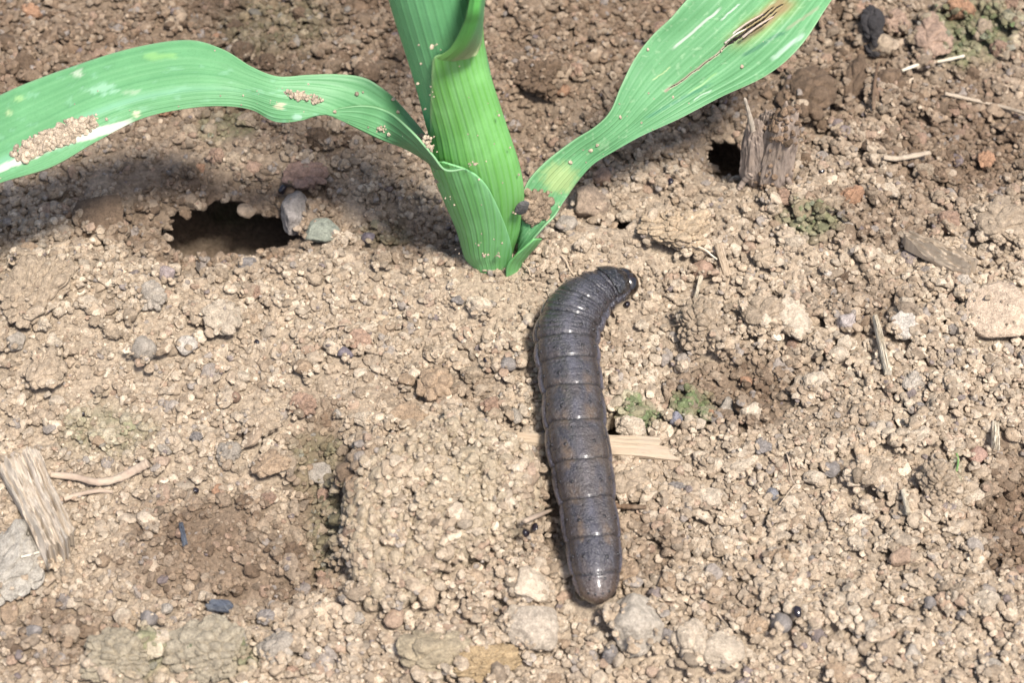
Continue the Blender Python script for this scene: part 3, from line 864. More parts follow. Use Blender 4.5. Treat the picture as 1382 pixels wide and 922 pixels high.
def strand(name, label, cat, path, rad, mat, seed=0, lift=0.3, group=None, rad1=None, wob=0.15, heights=None, parent=None):
    """a rootlet or stick: a tube along a path over the soil"""
    P = []
    for q, (px, py) in enumerate(path):
        p = at_z(px, py, 0.001)
        z = hsample(p[0], p[1], .0008, 75) + rad * lift * 1000 * .001 if heights is None else heights[q]
        P.append(at_z(px, py, z + (rad * .6 if heights is None else 0)))
    n = 14 * len(path)
    C = catmull(P, n)
    r1 = rad if rad1 is None else rad1
    m = 10
    rings = []
    for i in range(n):
        T = C[min(i + 1, n - 1)] - C[max(i - 1, 0)]
        T /= np.linalg.norm(T)
        s = np.cross(T, (0, 0, 1)); s /= max(1e-9, np.linalg.norm(s))
        up = np.cross(s, T)
        f = i / (n - 1)
        r = (rad * (1 - f) + r1 * f) * (1 + wob * float(vnoise(i * .35, seed * 3.1, 0, seed)))
        if i == 0 or i == n - 1:
            r *= .55
        for j in range(m):
            a = 2 * math.pi * j / m
            rings.append(C[i] + (s * math.cos(a) + up * math.sin(a) * .85) * r * (1 + .1 * math.sin(3 * a + seed)))
    V = np.array(rings)
    F = grid_faces(n, m, True) + [tuple(range(m))[::-1], tuple((n - 1) * m + j for j in range(m))]
    base = C[n // 2] - np.array([0, 0, rad])
    me = mesh_of(name, V - base, F)
    ln = np.r_[0, np.cumsum(np.linalg.norm(np.diff(C, axis=0), axis=1))]
    uv_grid(me, np.tile(np.arange(m) / m * 6.28 * rad, n), np.repeat(ln, m))
    o = add(name, me, mat, parent, base if parent is None else base - np.array(parent.location))
    return tag(o, label, cat, group) if parent is None else o

slab('wood_chip', 'large weathered whitish wood chip with splintered end', 'wood chip', ((26, 622), (84, 746)), 62, .0022, M_WOOD, 1, (.2, .5), .45, .0010, (.95, .8), tilt=.12, skew=(.5, -.5))
slab('straw_splinter', 'flat beige straw splinter lying crosswise under the caterpillar', 'straw', ((697, 592), (898, 606)), 30, .0007, M_STRAW, 2, (.15, .3), .2, .0003, (.5, 1.0), skew=(0, -1.6))
slab('straw_stick', 'upright cut straw stick on the crumbs beside the whitish pitted stone', 'straw', ((1181, 428), (1199, 503)), 9, .0008, M_WHITE_STRAW, 3, (.12, .12), .2, .0006, (.8, 1.1))
slab('straw_stick', 'short tan straw piece near the orange-edged clod', 'straw', ((969, 329), (982, 372)), 11, .0006, M_STRAW, 4, (.1, .2), .2, .0005)
slab('straw_stick', 'tiny bleached straw sliver beyond the caterpillar head', 'straw', ((946, 374), (937, 408)), 6, .0005, M_WHITE_STRAW, 5, (.3, .5), .2, .0005, (1, .6))
slab('wood_splinter', 'grey brown wood splinter lying near the large flat beige stone', 'wood splinter', ((1224, 324), (1310, 362)), 22, .0018, M_GREYWOOD, 6, (.5, .3), .5, .0006, (.65, 1.05))
slab('straw_stick', 'small stark white splinter on the gravelly crumbs', 'straw', ((1219, 662), (1226, 694)), 6, .0005, M_WHITE_STRAW, 7, (.2, .2), .2, .0006)
slab('straw_stick', 'white chip standing among crumbs near the reddish pebble', 'straw', ((1343, 572), (1344, 604)), 11, .0007, M_WHITE_STRAW, 8, (.3, .5), .3, .0006)
slab('slate_flake', 'blue grey flake lying flat on the damp earth', 'flake', ((283, 817), (309, 819)), 13, .0006, M_SLATE, 9, (.5, .6), .3, .0005)
slab('slate_flake', 'narrow blue grey seed husk with a pale tail', 'flake', ((244, 706), (250, 736)), 9, .0006, M_SLATE, 10, (.2, .4), .3, .0005, (.7, .8))
strand('straw_stick', 'thin bleached stick lying on dark earth under the charcoal lump', 'stick', ((1217, 95), (1240, 87), (1270, 82), (1302, 75)), .00026, M_WHITE_STRAW, 11, lift=1.0)
strand('twig', 'thin brown stick lying beyond the bleached stick', 'stick', ((1275, 126), (1310, 134), (1345, 142), (1384, 153)), .00030, M_GREYWOOD, 12, lift=1.0, rad1=.00024)
strand('dry_blade', 'dry grass stalk pressed into the earth below the charcoal lump', 'stalk', ((1186, 84), (1182, 100), (1180, 122), (1179, 148)), .00022, M_TWIG, 13, lift=.8)
strand('root_piece', 'thick curved dry root beside the weathered wood chip', 'root', ((68, 641), (100, 644), (132, 651), (160, 646), (180, 636), (200, 625)), .00034, M_ROOT, 14, lift=1.2, rad1=.00058)
strand('root_piece', 'thin straight dry root under the curved root', 'root', ((86, 674), (105, 668), (130, 663), (152, 664)), .00030, M_ROOT, 15, lift=.8, rad1=.0002)
strand('rootlet', 'pale rootlet at the splintered end of the wood chip', 'rootlet', ((28, 752), (45, 748), (62, 742), (76, 735)), .00015, M_WHITE_STRAW, 16, lift=1)
strand('rootlet', 'white rootlet lying over the large flat beige stone', 'rootlet', ((1340, 449), (1352, 454), (1366, 451), (1386, 448)), .00014, M_WHITE_STRAW, 17, lift=1.5)
strand('rootlet', 'curled tan rootlet among the pale clods past the straw splinter', 'rootlet', ((1062, 612), (1066, 628), (1068, 645), (1074, 655)), .00008, M_ROOT, 18, lift=1.5)
strand('rootlet', 'long fine root hair near the mottled grey pebble', 'rootlet', ((1072, 655), (1062, 668), (1052, 682)), .00006, M_STRAW, 19, lift=2)
strand('rootlet', 'bent white rootlet beside the short tan straw piece', 'rootlet', ((942, 333), (952, 337), (960, 344), (968, 350)), .00010, M_WHITE_STRAW, 20, lift=1.5)
strand('rootlet', 'pale looping rootlet behind the caterpillar back', 'rootlet', ((757, 344), (764, 352), (768, 362), (775, 372)), .00013, M_STRAW, 22, lift=1.2)
strand('rootlet', 'short pale rootlet opposite the caterpillar neck', 'rootlet', ((894, 444), (905, 441), (917, 438)), .00013, M_STRAW, 23, lift=1.2)
strand('rootlet', 'arched pale root hair among fine crumbs below the hollow', 'rootlet', ((430, 452), (440, 444), (452, 440), (470, 438)), .00009, M_STRAW, 24, lift=1.6)
strand('rootlet', 'slanting pale rootlet on the near gravelly earth', 'rootlet', ((967, 826), (974, 836), (982, 846)), .00011, M_STRAW, 25, lift=1.2)
strand('rootlet', 'thin pale thread over crumbs at the plant foot', 'rootlet', ((700, 350), (712, 362), (716, 372)), .00009, M_STRAW, 26, lift=1.2)
strand('rootlet', 'hooked pale rootlet beside the tan lump of earth', 'rootlet', ((52, 468), (60, 478), (56, 490)), .00009, M_STRAW, 27, lift=1.2)
strand('rootlet', 'slanting fine root hair under the square white pebble', 'rootlet', ((236, 496), (225, 510), (216, 524)), .00008, M_STRAW, 28, lift=1.2)
M_GREENBIT = fibre_mat('green_bit', (.16, .28, .09), (.10, .19, .06), (.22, .3, .12))
strand('grass_sprout', 'tiny green blade beside the cauliflower-like clod', 'sprout', ((1291, 612), (1293, 622), (1291, 636)), .00012, M_GREENBIT, 29, lift=1.5)
strand('twig', 'dark broken twig sticking out past the caterpillar', 'twig', ((826, 682), (845, 684), (872, 685)), .00040, M_TWIG, 30, lift=.8, rad1=.00025)
strand('twig', 'pale green-brown twig reaching under the caterpillar from the crusted clod', 'twig', ((708, 704), (724, 697), (746, 688)), .00032, M_ROOT, 31, lift=1.2, rad1=.00022)
strand('twig', 'greyish dry bract on bare soil behind the moss dip', 'twig', ((1192, 212), (1210, 214), (1235, 210), (1255, 206)), .00034, M_GREYWOOD, 32, lift=.8)

def bead(label, px, py, d, seed, mat=M_BEAD, lift=.5, name='bead'):
    P, F = grain_shape(3, seed, planes=30, p=6, rough=.03)
    p = at_z(px, py, .001)
    r = d / 2 * mpp(p)
    z = hsample(p[0], p[1], r * .8, 60) + r * lift
    o = add(name, mesh_of(name, P, F), mat, None, at_z(px, py, z))
    o.scale = (r * 1.1, r, r)
    o.rotation_euler = (0, 0, seed)
    return tag(o, label, 'bead', 'glossy dark beads on the soil')
bead('glossy black bead right under the caterpillar head', 846, 411, 13, 1)
bead('glossy black bead on pale crumbs before the dark hollow', 397, 449, 13, 2)
bead('glossy black bead behind the upright leaf near the dead stub', 905, 246, 15, 3)
bead('glossy black bead on the near gravelly earth', 1076, 826, 15, 4)
bead('glossy dark red bead beside the twig at the crusted clod', 722, 711, 12, 5)
bead('glossy dark red bead wedged under the crusted clod', 709, 719, 13, 6)
bead('blue black bead at the rim of the dark hollow', 380, 257, 15, 7)
bead('tiny black bead on the crumbs above the wood chip', 113, 558, 12, 8)
bead('small blue black bead near the pinkish mauve pebble', 347, 462, 9, 9)
bead('black bead beside the dead stub', 1109, 231, 9, 10)
bead('small dark bead on fine crumbs next to the caterpillar back', 655, 486, 10, 11)
bead('dark speck-like bead near the mossy edge of the wood chip', 265, 662, 10, 12)

# charcoal lump
ch = clod('charcoal_lump', 'dark charcoal lump standing on brown clods', 1180, 36, 26, 40, 'lump', (.05, .045, .045), 'charcoal', None, .7, .3, turn=.1)
clod('charcoal_lump', 'small dark charcoal crumb just below the charcoal lump', 1176, 66, 19, 24, 'lump', (.05, .045, .045), 'charcoal', None, .6, .3)
# dark chip in the leaf axil comes with the plant

# dead maize stub
def dead_stub():
    root = empty('dead_stub', at_z(1035, 238, 0.0))
    B = np.array(root.location)
    yb = B[1]
    for k, (cx, cy, hw, hh, lean, dy) in enumerate(((1020, 205, 19, 40, -.08, -.8), (1048, 204, 25, 56, .06, -1.2), (1035, 184, 18, 32, 0, 1.0))):
        P, F = ICO[5]
        r = 1 + .22 * fbm(P[:, 0] * 2.2, P[:, 1] * 2.2, P[:, 2] * 1.1, 91 + k, 3) + .13 * fbm(P[:, 0] * 7, P[:, 1] * 7, P[:, 2] * 1.6, 95 + k, 3) + .07 * fbm(P[:, 0] * 11, P[:, 1] * 11, P[:, 2] * 9, 99 + k, 2)
        c = at_y(cx, cy, yb + dy * .001)
        m_ = mpp(c)
        rz = hh * m_ / .68
        Q = P * r[:, None]
        flare = 1 + .45 * smooth(.1, -1.0, Q[:, 2])
        X = np.stack([c[0] + Q[:, 0] * hw * m_ * flare + lean * Q[:, 2] * rz, c[1] + Q[:, 1] * hw * m_ * .8 * flare, c[2] + Q[:, 2] * rz + .0006 * fbm(P[:, 0] * 6, P[:, 1] * 6, 0, 88 + k, 2) * smooth(.3, .9, P[:, 2])], 1)
        me = mesh_of('husk', X - B, F)
        uv_grid(me, np.arctan2(P[:, 1], P[:, 0]) * .002, P[:, 2] * rz)
        add('husk', me, M_STUB, root)
        if k == 1:
            sel = np.random.default_rng(5).choice(len(X), 260, p=(lambda w: w / w.sum())(.15 + smooth(.1, .9, P[:, 2]) + smooth(-.2, -.7, P[:, 2])))
            g_ = np.random.default_rng(6)
            rr = np.clip(.00028 * np.exp(.4 * g_.normal(size=len(sel))), .00012, .0006)
            scatter('stuck_soil', X[sel] - B, g_.uniform(-3, 3, (len(sel), 3)), np.stack([rr, rr, rr * .8], 1), np.array(BROWN) * (1.2 + .25 * g_.normal(size=(len(sel), 1))), None, None, root, seed=9)
    for k, (p0, p1, p2, r) in enumerate([((1016, 176), (1011, 154), (1005, 132), .00045), ((1014, 232), (1004, 244), (996, 256), .0006), ((1058, 236), (1066, 248), (1070, 264), .0006), ((1036, 240), (1034, 256), (1030, 270), .0005)]):
        hs = [at_y(*q, yb - .002)[2] for q in (p0, p1, p2)]
        strand('dry_blade' if k == 0 else 'root', None, None, (p0, p1, p2), r, M_WOOD if k == 0 else M_STUB, 40 + k, heights=[max(h, .0003) for h in hs], rad1=r * .45, parent=root)
    tag(root, 'grey fibrous stub of a dead stalk with a dry spike', 'stub')
dead_stub()

# ------------------------------------------------------------------ maize plant
def leaf_mat(name, base, under, vein, gain=1.0):
    m, nt, b = new_mat(name)
    uv = nt.nodes.new('ShaderNodeUVMap'); uv.uv_map = 'UVMap'
    sep = nt.nodes.new('ShaderNodeSeparateXYZ')
    nt.links.new(uv.outputs[0], sep.inputs[0])
    tint = node(nt, 'ShaderNodeAttribute', attribute_name='tint').outputs['Color']
    # parallel veins: fine and coarse lines across the width (UV.x in metres)
    def lines(freq, wob):
        mp = nt.nodes.new('ShaderNodeMapping'); mp.inputs['Scale'].default_value = (freq, wob, 1)
        nt.links.new(uv.outputs[0], mp.inputs[0])
        n = node(nt, 'ShaderNodeTexNoise', Scale=1.0, Detail=2.0, Roughness=0.5)
        nt.links.new(mp.outputs[0], n.inputs['Vector'])
        return n.outputs['Fac']
    v1, v2 = lines(2600.0, 12.0), lines(900.0, 10.0)
    wv = nt.nodes.new('ShaderNodeMath'); wv.operation = 'MULTIPLY'; wv.inputs[1].default_value = 2 * math.pi / 0.00078
    nt.links.new(sep.outputs[0], wv.inputs[0])
    sn = nt.nodes.new('ShaderNodeMath'); sn.operation = 'SINE'
    nt.links.new(wv.outputs[0], sn.inputs[0])
    stripe = ramp(nt, sn.outputs[0], 0.1, 1.0)
    g = nt.nodes.new('ShaderNodeNewGeometry')
    n3 = node(nt, 'ShaderNodeTexNoise', Scale=260.0, Detail=4.0)
    n4 = node(nt, 'ShaderNodeTexNoise', Scale=4200.0, Detail=2.0)
    for n in (n3, n4):
        nt.links.new(g.outputs['Position'], n.inputs['Vector'])
    c = mixc(nt, base, vein, ramp(nt, v1, 0.45, 0.72, 0, 0.55))
    c = mixc(nt, c, vein, ramp(nt, v2, 0.45, 0.75, 0, 0.45))
    mm_ = nt.nodes.new('ShaderNodeMath'); mm_.operation = 'MULTIPLY'; mm_.inputs[1].default_value = gain
    nt.links.new(stripe, mm_.inputs[0])
    c = mixc(nt, c, vein, mm_.outputs[0])
    c = mixc(nt, c, [k * 1.35 + .02 for k in base], ramp(nt, n3.outputs['Fac'], 0.45, 0.75, 0, 0.5))
    c = mixc(nt, c, [k * .8 for k in base], ramp(nt, n4.outputs['Fac'], 0.5, 0.75, 0, 0.35))
    c = mixc(nt, c, under, g.outputs['Backfacing'])
    c = mixc(nt, c, tint, node(nt, 'ShaderNodeAttribute', attribute_name='tint').outputs['Alpha'])
    nt.links.new(c, b.inputs['Base Color'])
    b.inputs['Roughness'].default_value = 0.5
    b.inputs['Specular IOR Level'].default_value = 0.35
    b.inputs['Subsurface Weight'].default_value = 0.0
    bp = node(nt, 'ShaderNodeBump', Strength=0.45, Distance=0.0001)
    ad = nt.nodes.new('ShaderNodeMath'); ad.operation = 'ADD'
    nt.links.new(v1, ad.inputs[0]); nt.links.new(stripe, ad.inputs[1])
    nt.links.new(ad.outputs[0], bp.inputs['Height'])
    nt.links.new(bp.outputs[0], b.inputs['Normal'])
    tr = nt.nodes.new('ShaderNodeBsdfTranslucent')
    tc = mixc(nt, c, (0.30, 0.50, 0.06), 0.45)
    nt.links.new(tc, tr.inputs['Color'])
    mx = nt.nodes.new('ShaderNodeMixShader'); mx.inputs[0].default_value = 0.15
    nt.links.new(b.outputs[0], mx.inputs[1]); nt.links.new(tr.outputs[0], mx.inputs[2])
    nt.links.new(mx.outputs[0], nt.nodes['Material Output'].inputs['Surface'])
    return m
M_BLADE = leaf_mat('maize_blade', (.09, .245, .103), (.13, .31, .07), (.13, .31, .138), 0.06)
M_SHEATH = leaf_mat('maize_sheath', (.18, .44, .175), (.14, .36, .12), (.115, .37, .075), 0.5)
M_SHEATH_IN = leaf_mat('maize_inner_sheath', (.185, .44, .145), (.14, .36, .12), (.115, .36, .05), 0.55)
M_STALK = leaf_mat('maize_whorl', (.125, .36, .15), (.12, .34, .12), (.15, .41, .19), 0.15)
plant = empty('maize_plant', (STEM_BASE[0], STEM_BASE[1], 0.0))
tag(plant, 'young green maize plant rooted in the soil, one leaf torn and browned', 'maize plant')
PB = np.array(plant.location)
def tint_grid(me, cols):
    a = me.color_attributes.new('tint', 'FLOAT_COLOR', 'POINT')
    a.data.foreach_set('color', np.asarray(cols, np.float32).ravel())
def sheet(name, V, U, L, mat, thick, tint=None, parent=plant, base=PB, holes=None, flip=False):
    n, m = V.shape[:2]
    F = grid_faces(n, m)
    if holes is not None:
        F = [f for f in F if not holes[f[0] // m, f[0] % m]]
    if flip:
        F = [f[::-1] for f in F]
    me = mesh_of(name, V.reshape(-1, 3) - base, F)
    uv_grid(me, U, L)
    tint_grid(me, np.zeros((n * m, 4)) if tint is None else tint.reshape(-1, 4))
    o = add(name, me, mat, parent)
    sd = o.modifiers.new('thickness', 'SOLIDIFY')
    sd.thickness, sd.offset = thick, 0
    sd.use_rim = True
    return o
def stem_tube(rows, yoff, n=90, m=72):
    """rows: px y, left px, right px, start angle, end angle (0 faces the camera, 90 to +X)"""
    R = []
    for py, xl, xr, a0, a1 in rows:
        c = at_y((xl + xr) / 2, py, Y0 + yoff)
        R.append((*c, (xr - xl) / 2 * mpp(c), a0, a1))
    R = catmull(R, n)
    t = np.linspace(0, 1, m)
    ang = np.radians(R[:, 4:5] + (R[:, 5:6] - R[:, 4:5]) * t)
    w = R[:, 3:4]
    X = R[:, 0:1] + np.sin(ang) * w
    Y = R[:, 1:2] - np.cos(ang) * w * 0.72
    Z = R[:, 2:3] + (R[:, 1:2] - Y) * 1.10                  # rings slope towards the viewer's side
    ln = np.r_[0, np.cumsum(np.linalg.norm(np.diff(R[:, :3], axis=0), axis=1))]
    return np.stack([X, Y, Z], 2), ang * w.mean() , np.repeat(ln[:, None], m, 1)
def clear(n, m):
    return np.zeros((n, m, 4))
def over(T, mask, col):
    mask = np.clip(mask, 0, 1)[..., None]
    a0 = T[..., 3:4]
    out = T.copy()
    a = mask + a0 * (1 - mask)
    out[..., :3] = np.where(a > 1e-5, (np.array(col) * mask + T[..., :3] * a0 * (1 - mask)) / np.maximum(a, 1e-5), 0)
    out[..., 3:4] = a
    return out
# innermost rolled whorl, upper left, going up out of the picture
V, U, L = stem_tube([(385, 648, 688, -180, 180), (300, 624, 696, -180, 180), (200, 585, 688, -180, 180), (110, 560, 664, -180, 180), (5, 527, 641, -180, 180), (-110, 498, 606, -180, 180), (-240, 470, 566, -180, 180), (-380, 452, 520, -180, 180)], 0.0006)
sheet('whorl', V, U, L, M_STALK, .00015)
# middle sheath (bright, striped)
T = clear(100, 80)
V, U, L = stem_tube([(405, 652, 690, -185, 185), (355, 638, 688, -150, 190), (310, 621, 701, -120, 190), (265, 600, 706.5, -105, 190), (225, 586, 701, -85, 190), (190, 580, 690, -72, 190), (160, 573, 680, -56, 190), (120, 562, 667, -36, 190), (95, 557, 659, -27, 190), (80, 555, 656, -20, 190), (73, 553, 655, 8, 190), (52, 548, 652, 45, 185), (25, 542, 651, 66, 180), (0, 538, 650, 82, 160)], -0.0002, 100, 80)
u01 = np.linspace(0, 1, 80)[None] + 0 * L
l01 = L / L.max()
T = over(T, .75 * (1 - smooth(0, .035, u01)) * (l01 > .3), (.30, .46, .22))
T = over(T, .35 * smooth(.30, .05, l01) , (.16, .45, .05))
sheet('sheath', V, U, L, M_SHEATH_IN, .00018, T)
# lower sheath with the drooping leaf; its free edge runs slantwise down the front
V, U, L = stem_tube([(402, 646, 690, -170, 80), (362, 636, 690, -170, 78), (345, 627, 693, -170, 66), (312, 617.5, 701, -170, 38), (280, 604, 704, -170, 22), (252, 592, 702, -170, 12), (236, 586, 698, -170, 1), (227, 583, 695, -170, -14), (219, 580.5, 691, -170, -40)], -0.0008, 90, 72)
u01 = np.linspace(0, 1, 72)[None] + 0 * L
l01 = L / L.max()
T = over(clear(90, 72), .45 * smooth(.94, 1.0, u01), (.26, .54, .28))
T = over(T, .5 * smooth(.22, .0, l01), (.18, .46, .06))
sheet('sheath', V, U, L, M_SHEATH, .00022, T)
# lowest short sheath, of the torn leaf
V, U, L = stem_tube([(402, 654, 700, 20, 200), (362, 642, 702, 22, 200), (345, 642, 712, 30, 200), (336, 642, 720, 36, 190), (328, 642, 727, 42, 180), (322, 644, 731, 48, 170)], -0.0014, 60, 50)
sheet('sheath', V, U, L, M_SHEATH, .00022)

def blade(rails, nl, nw, mat, name, keel=.5, thick=.00022, tint_fn=None, hole_fn=None, ripple=.00012, seed=3):
    R = catmull(rails, nl)                       # nl x 3 x 3 : far edge, midrib, near edge
    u = np.linspace(-1, 1, nw)
    F_, M_, N_ = R[:, 0:1], R[:, 1:2], R[:, 2:3]
    uu = u[None, :, None]
    lin = np.where(uu < 0, M_ + (F_ - M_) * -uu, M_ + (N_ - M_) * uu)
    quad = M_ * (1 - uu ** 2) + F_ * (uu * (uu - 1) / 2) + N_ * (uu * (uu + 1) / 2)
    V = lin * keel + quad * (1 - keel)
    ln = np.r_[0, np.cumsum(np.linalg.norm(np.diff(R[:, 1], axis=0), axis=1))]
    wd = np.linalg.norm(F_ - M_, axis=2) + np.linalg.norm(N_ - M_, axis=2)
    U = u[None] * wd.mean() / 2 + 0 * ln[:, None]
    L = np.repeat(ln[:, None], nw, 1)
    du = np.gradient(V, axis=1); dl = np.gradient(V, axis=0)
    nr = np.cross(du, dl); nr /= np.maximum(1e-12, np.linalg.norm(nr, axis=2, keepdims=True))
    V = V + nr * (ripple * fbm(U * 900, L * 90, 0, seed, 2) + ripple * 2.2 * np.abs(u[None]) ** 3 * fbm(L * 160 + seed, u[None] * .8, 0, seed + 5, 2))[..., None]
    T = clear(nl, nw)
    s01 = L / ln[-1]
    if tint_fn:
        T = tint_fn(T, s01, u[None] + 0 * L, V)
    holes = hole_fn(s01, u[None] + 0 * L, V) if hole_fn else None
    o = sheet(name, V, U, L, mat, thick, T, holes=holes)
    return o, V, nr
def zed(rows):
    """rows of (far px,py,z mm), (midrib ...), (near ...)"""
    return np.array([[at_z(a, b, z * .001) for a, b, z in r] for r in rows])
LEFT = zed([
    [(515, 118, 25), (513, 187, 20.0), (524, 150, 23.2)],
    [(490, 104, 26), (478, 170, 22.0), (490, 142, 24.0)],
    [(455, 100, 26.5), (443, 153, 24.0), (444, 149, 24.2)],
    [(415, 101, 26.8), (410, 142, 25.0), (408, 162, 24.0)],
    [(375, 103, 27), (368, 134, 25.6), (372, 164, 23.6)],
    [(340, 90, 27.5), (332, 124, 26.0), (340, 148, 24.4)],
    [(300, 66, 28), (292, 120, 26.3), (300, 143, 25.0)],
    [(255, 54, 28), (245, 123, 26.2), (252, 146, 25.0)],
    [(190, 62, 27.5), (180, 136, 25.6), (190, 160, 24.4)],
    [(125, 80, 26.6), (115, 160, 24.6), (130, 191, 23.2)],
    [(60, 104, 25.4), (55, 192, 23.2), (70, 225, 21.8)],
    [(-5, 130, 24), (-10, 226, 21.6), (-5, 249, 20.6)],
    [(-90, 170, 21), (-100, 270, 18.6), (-90, 292, 17.6)],
    [(-190, 240, 16), (-200, 325, 14), (-190, 342, 13)],
    [(-280, 330, 9), (-290, 380, 8), (-280, 392, 7.5)],
    [(-330, 402, 4), (-332, 408, 4), (-330, 412, 4)],
])
_c = lambda a, b, dy: at_y(a, b, Y0 + dy * .001)
COLLAR = np.array([[_c(592, 205, 2.0), _c(588, 227, -2.6), _c(626, 226, -5.4)], [_c(580, 190, 2.6), _c(579, 219, -2.4), _c(602, 228, -5.6)],
                   [_c(562, 168, 3.4), _c(566, 210, -1.8), _c(583, 207, -4.8)], [_c(540, 143, 4.2), _c(543, 198, -.8), _c(554, 175, -2.6)]])
LEFT = np.concatenate([COLLAR, LEFT])
#print('collar z', np.round(LEFT[:7, :, 2] * 1000, 1).tolist(), 'y', np.round((LEFT[:7, :, 1] - Y0) * 1000, 1).tolist())
def left_tint(T, s, u, V):
    px, py = to_px(V[..., 0], V[..., 1], V[..., 2])
    T = over(T, .4 * np.exp(-(u / .09) ** 2) * smooth(.2, .45, s), (.24, .45, .33))
    T = over(T, .35 * smooth(.965, .995, np.abs(u)), (.36, .52, .30))
    n = fbm(px / 16, py / 7, 0, 201, 3)
    T = over(T, .3 * smooth(.30, .6, n) * (px < 430), (.22, .42, .28))
    for cx, cy, rx, ry, c, a in ((105, 99, 8, 8, (.50, .5, .42), .8), (138, 120, 22, 9, (.30, .48, .36), .7), (215, 76, 22, 5, (.25, .44, .14), .7), (178, 125, 14, 5, (.45, .5, .38), .6), (378, 143, 7, 4, (.55, .45, .33), .9), (400, 157, 8, 4, (.36, .52, .42), .8), (12, 152, 6, 5, (.5, .55, .3), .7), (28, 133, 8, 4, (.35, .5, .2), .7), (184, 153, 5, 4, (.6, .55, .38), .9)):
        T = over(T, .65 * a * (1 - smooth(.5, 1.2, np.hypot((px - cx) / rx, (py - cy) / ry) + .9 * fbm(px / 7, py / 3.5, 0, 7, 3))), c)
        T = over(T, .55 * (1 - smooth(.3, 1.1, np.abs((py - (224 - .46 * (px - 10) + .0006 * px * px)) / 7) + .5 * n)) * smooth(185, 150, px), (.44, .47, .38))
    return T
leaf1, LV, LN = blade(LEFT, 260, 60, M_BLADE, 'leaf_blade', .55, tint_fn=left_tint, seed=3)
leaf1['label'] = 'drooping leaf blade with soil lying along its midrib'
RIGHT = zed([
    [(700, 305, 6.0), (700, 338, 2.5), (690, 352, 2.5)],
    [(704, 284, 9.0), (708, 318, 5.2), (712, 332, 5.0)],
    [(706, 266, 10.5), (722, 298, 7.0), (735, 306, 7.2)],
    [(714, 243, 12), (740, 276, 8.5), (750, 290, 8.0)],
    [(738, 216, 13.5), (760, 248, 10.5), (770, 257, 9.6)],
    [(772, 190, 15), (790, 216, 12.6), (797, 224, 12.0)],
    [(803, 171, 16.5), (820, 194, 14.4), (832, 200, 13.6)],
    [(824, 150, 18), (850, 171, 15.8), (872, 180, 15.0)],
    [(838, 116, 20), (880, 145, 17.4), (918, 159, 16.2)],
    [(856, 80, 22), (915, 116, 19.0), (975, 129, 17.2)],
    [(880, 48, 24), (955, 82, 21.0), (1036, 99, 18.4)],
    [(905, 24, 25.6), (996, 46, 23.0), (1080, 61, 20.4)],
    [(932, -6, 27.5), (1040, 4, 25.0), (1117, 6, 22.5)],
    [(985, -60, 30), (1090, -55, 27.5), (1165, -65, 25)],
    [(1080, -140, 30), (1165, -130, 28), (1220, -140, 26)],
    [(1220, -190, 26), (1235, -185, 25.5), (1250, -182, 25)],
])
def slit(px, py):
    # distance along and across the browned tear, which runs from (905,118) to (1045,12)
    a, b = np.array([900., 122.]), np.array([1046., 12.])
    d = (b - a) / np.linalg.norm(b - a)
    s = ((px - a[0]) * d[0] + (py - a[1]) * d[1]) / np.linalg.norm(b - a)
    t = (px - a[0]) * -d[1] + (py - a[1]) * d[0]
    return s, t + 2.5 * fbm(s * 9, s * 0, 0, 5, 2)
def right_tint(T, s, u, V):
    px, py = to_px(V[..., 0], V[..., 1], V[..., 2])
    T = over(T, .4 * smooth(.965, .995, np.abs(u)), (.36, .52, .30))
    a, t = slit(px, py)
    T = over(T, .6 * smooth(.5, .8, a) * (1 - smooth(8, 24, np.abs(t - 2))) * smooth(1.25, 1.05, a), (.22, .30, .09))
    T = over(T, .9 * smooth(.5, .8, a) * (1 - smooth(6, 15, np.abs(t))) * smooth(1.2, 1.05, a), (.24, .17, .085))
    T = over(T, .8 * (a > -.02) * (a < .62) * (1 - smooth(.8, 2.6, np.abs(t))), (.34, .25, .20))
    # pale grazed streaks
    for x0, y0, x1, y1, w, c in ((908, 66, 972, 10, 2.0, (.42, .46, .40)), (972, 27, 998, 5, 1.4, (.38, .44, .38)), (880, 108, 905, 90, 1.2, (.3, .42, .2)), (1040, 80, 1085, 45, 3.5, (.28, .40, .30)), (925, 130, 968, 98, 1.4, (.20, .38, .15)), (935, 135, 960, 120, 1.2, (.34, .46, .34)), (1060, 40, 1105, 8, 2.5, (.2, .26, .15)), (1000, 75, 1060, 42, 3, (.05, .16, .08)), (870, 160, 960, 112, 2.5, (.06, .2, .1))):
        L_ = math.hypot(x1 - x0, y1 - y0)
        dx, dy = (x1 - x0) / L_, (y1 - y0) / L_
        q = ((px - x0) * dx + (py - y0) * dy) / L_
        tt = -(px - x0) * dy + (py - y0) * dx + 1.5 * fbm(q * 6, q * 0, 0, int(x0), 2)
        T = over(T, .9 * smooth(-.05, .1, q) * smooth(1.05, .9, q) * (1 - smooth(w * .4, w * 1.3, np.abs(tt))), c)
    n = fbm(px / 5, py / 5, 0, 301, 3) + .4 * fbm((px - py) / 12, (px + py) / 5, 0, 302, 2)
    T = over(T, .35 * smooth(.32, .6, n) * smooth(.9, .55, s), (.28, .44, .25))
    T = over(T, .6 * (1 - smooth(.4, 1.1, np.hypot((px - 755) / 30, (py - 240) / 26) + .3 * n)), (.36, .42, .17))
    return T
def right_hole(s, u, V):
    px, py = to_px(V[..., 0], V[..., 1], V[..., 2])
    a, t = slit(px, py)
    w = np.where(a < .5, .55, .55 + 5.5 * smooth(.5, .72, a) * smooth(1.12, .9, a))
    return (a > .02) & (a < 1.06) & (np.abs(t) < w) & ~((np.abs(t - 2.6 + 3 * (a - .8)) < 1.3) & (a > .6)) & ~((np.abs(t + 3 - 3 * (a - .8)) < 1.1) & (a > .62))
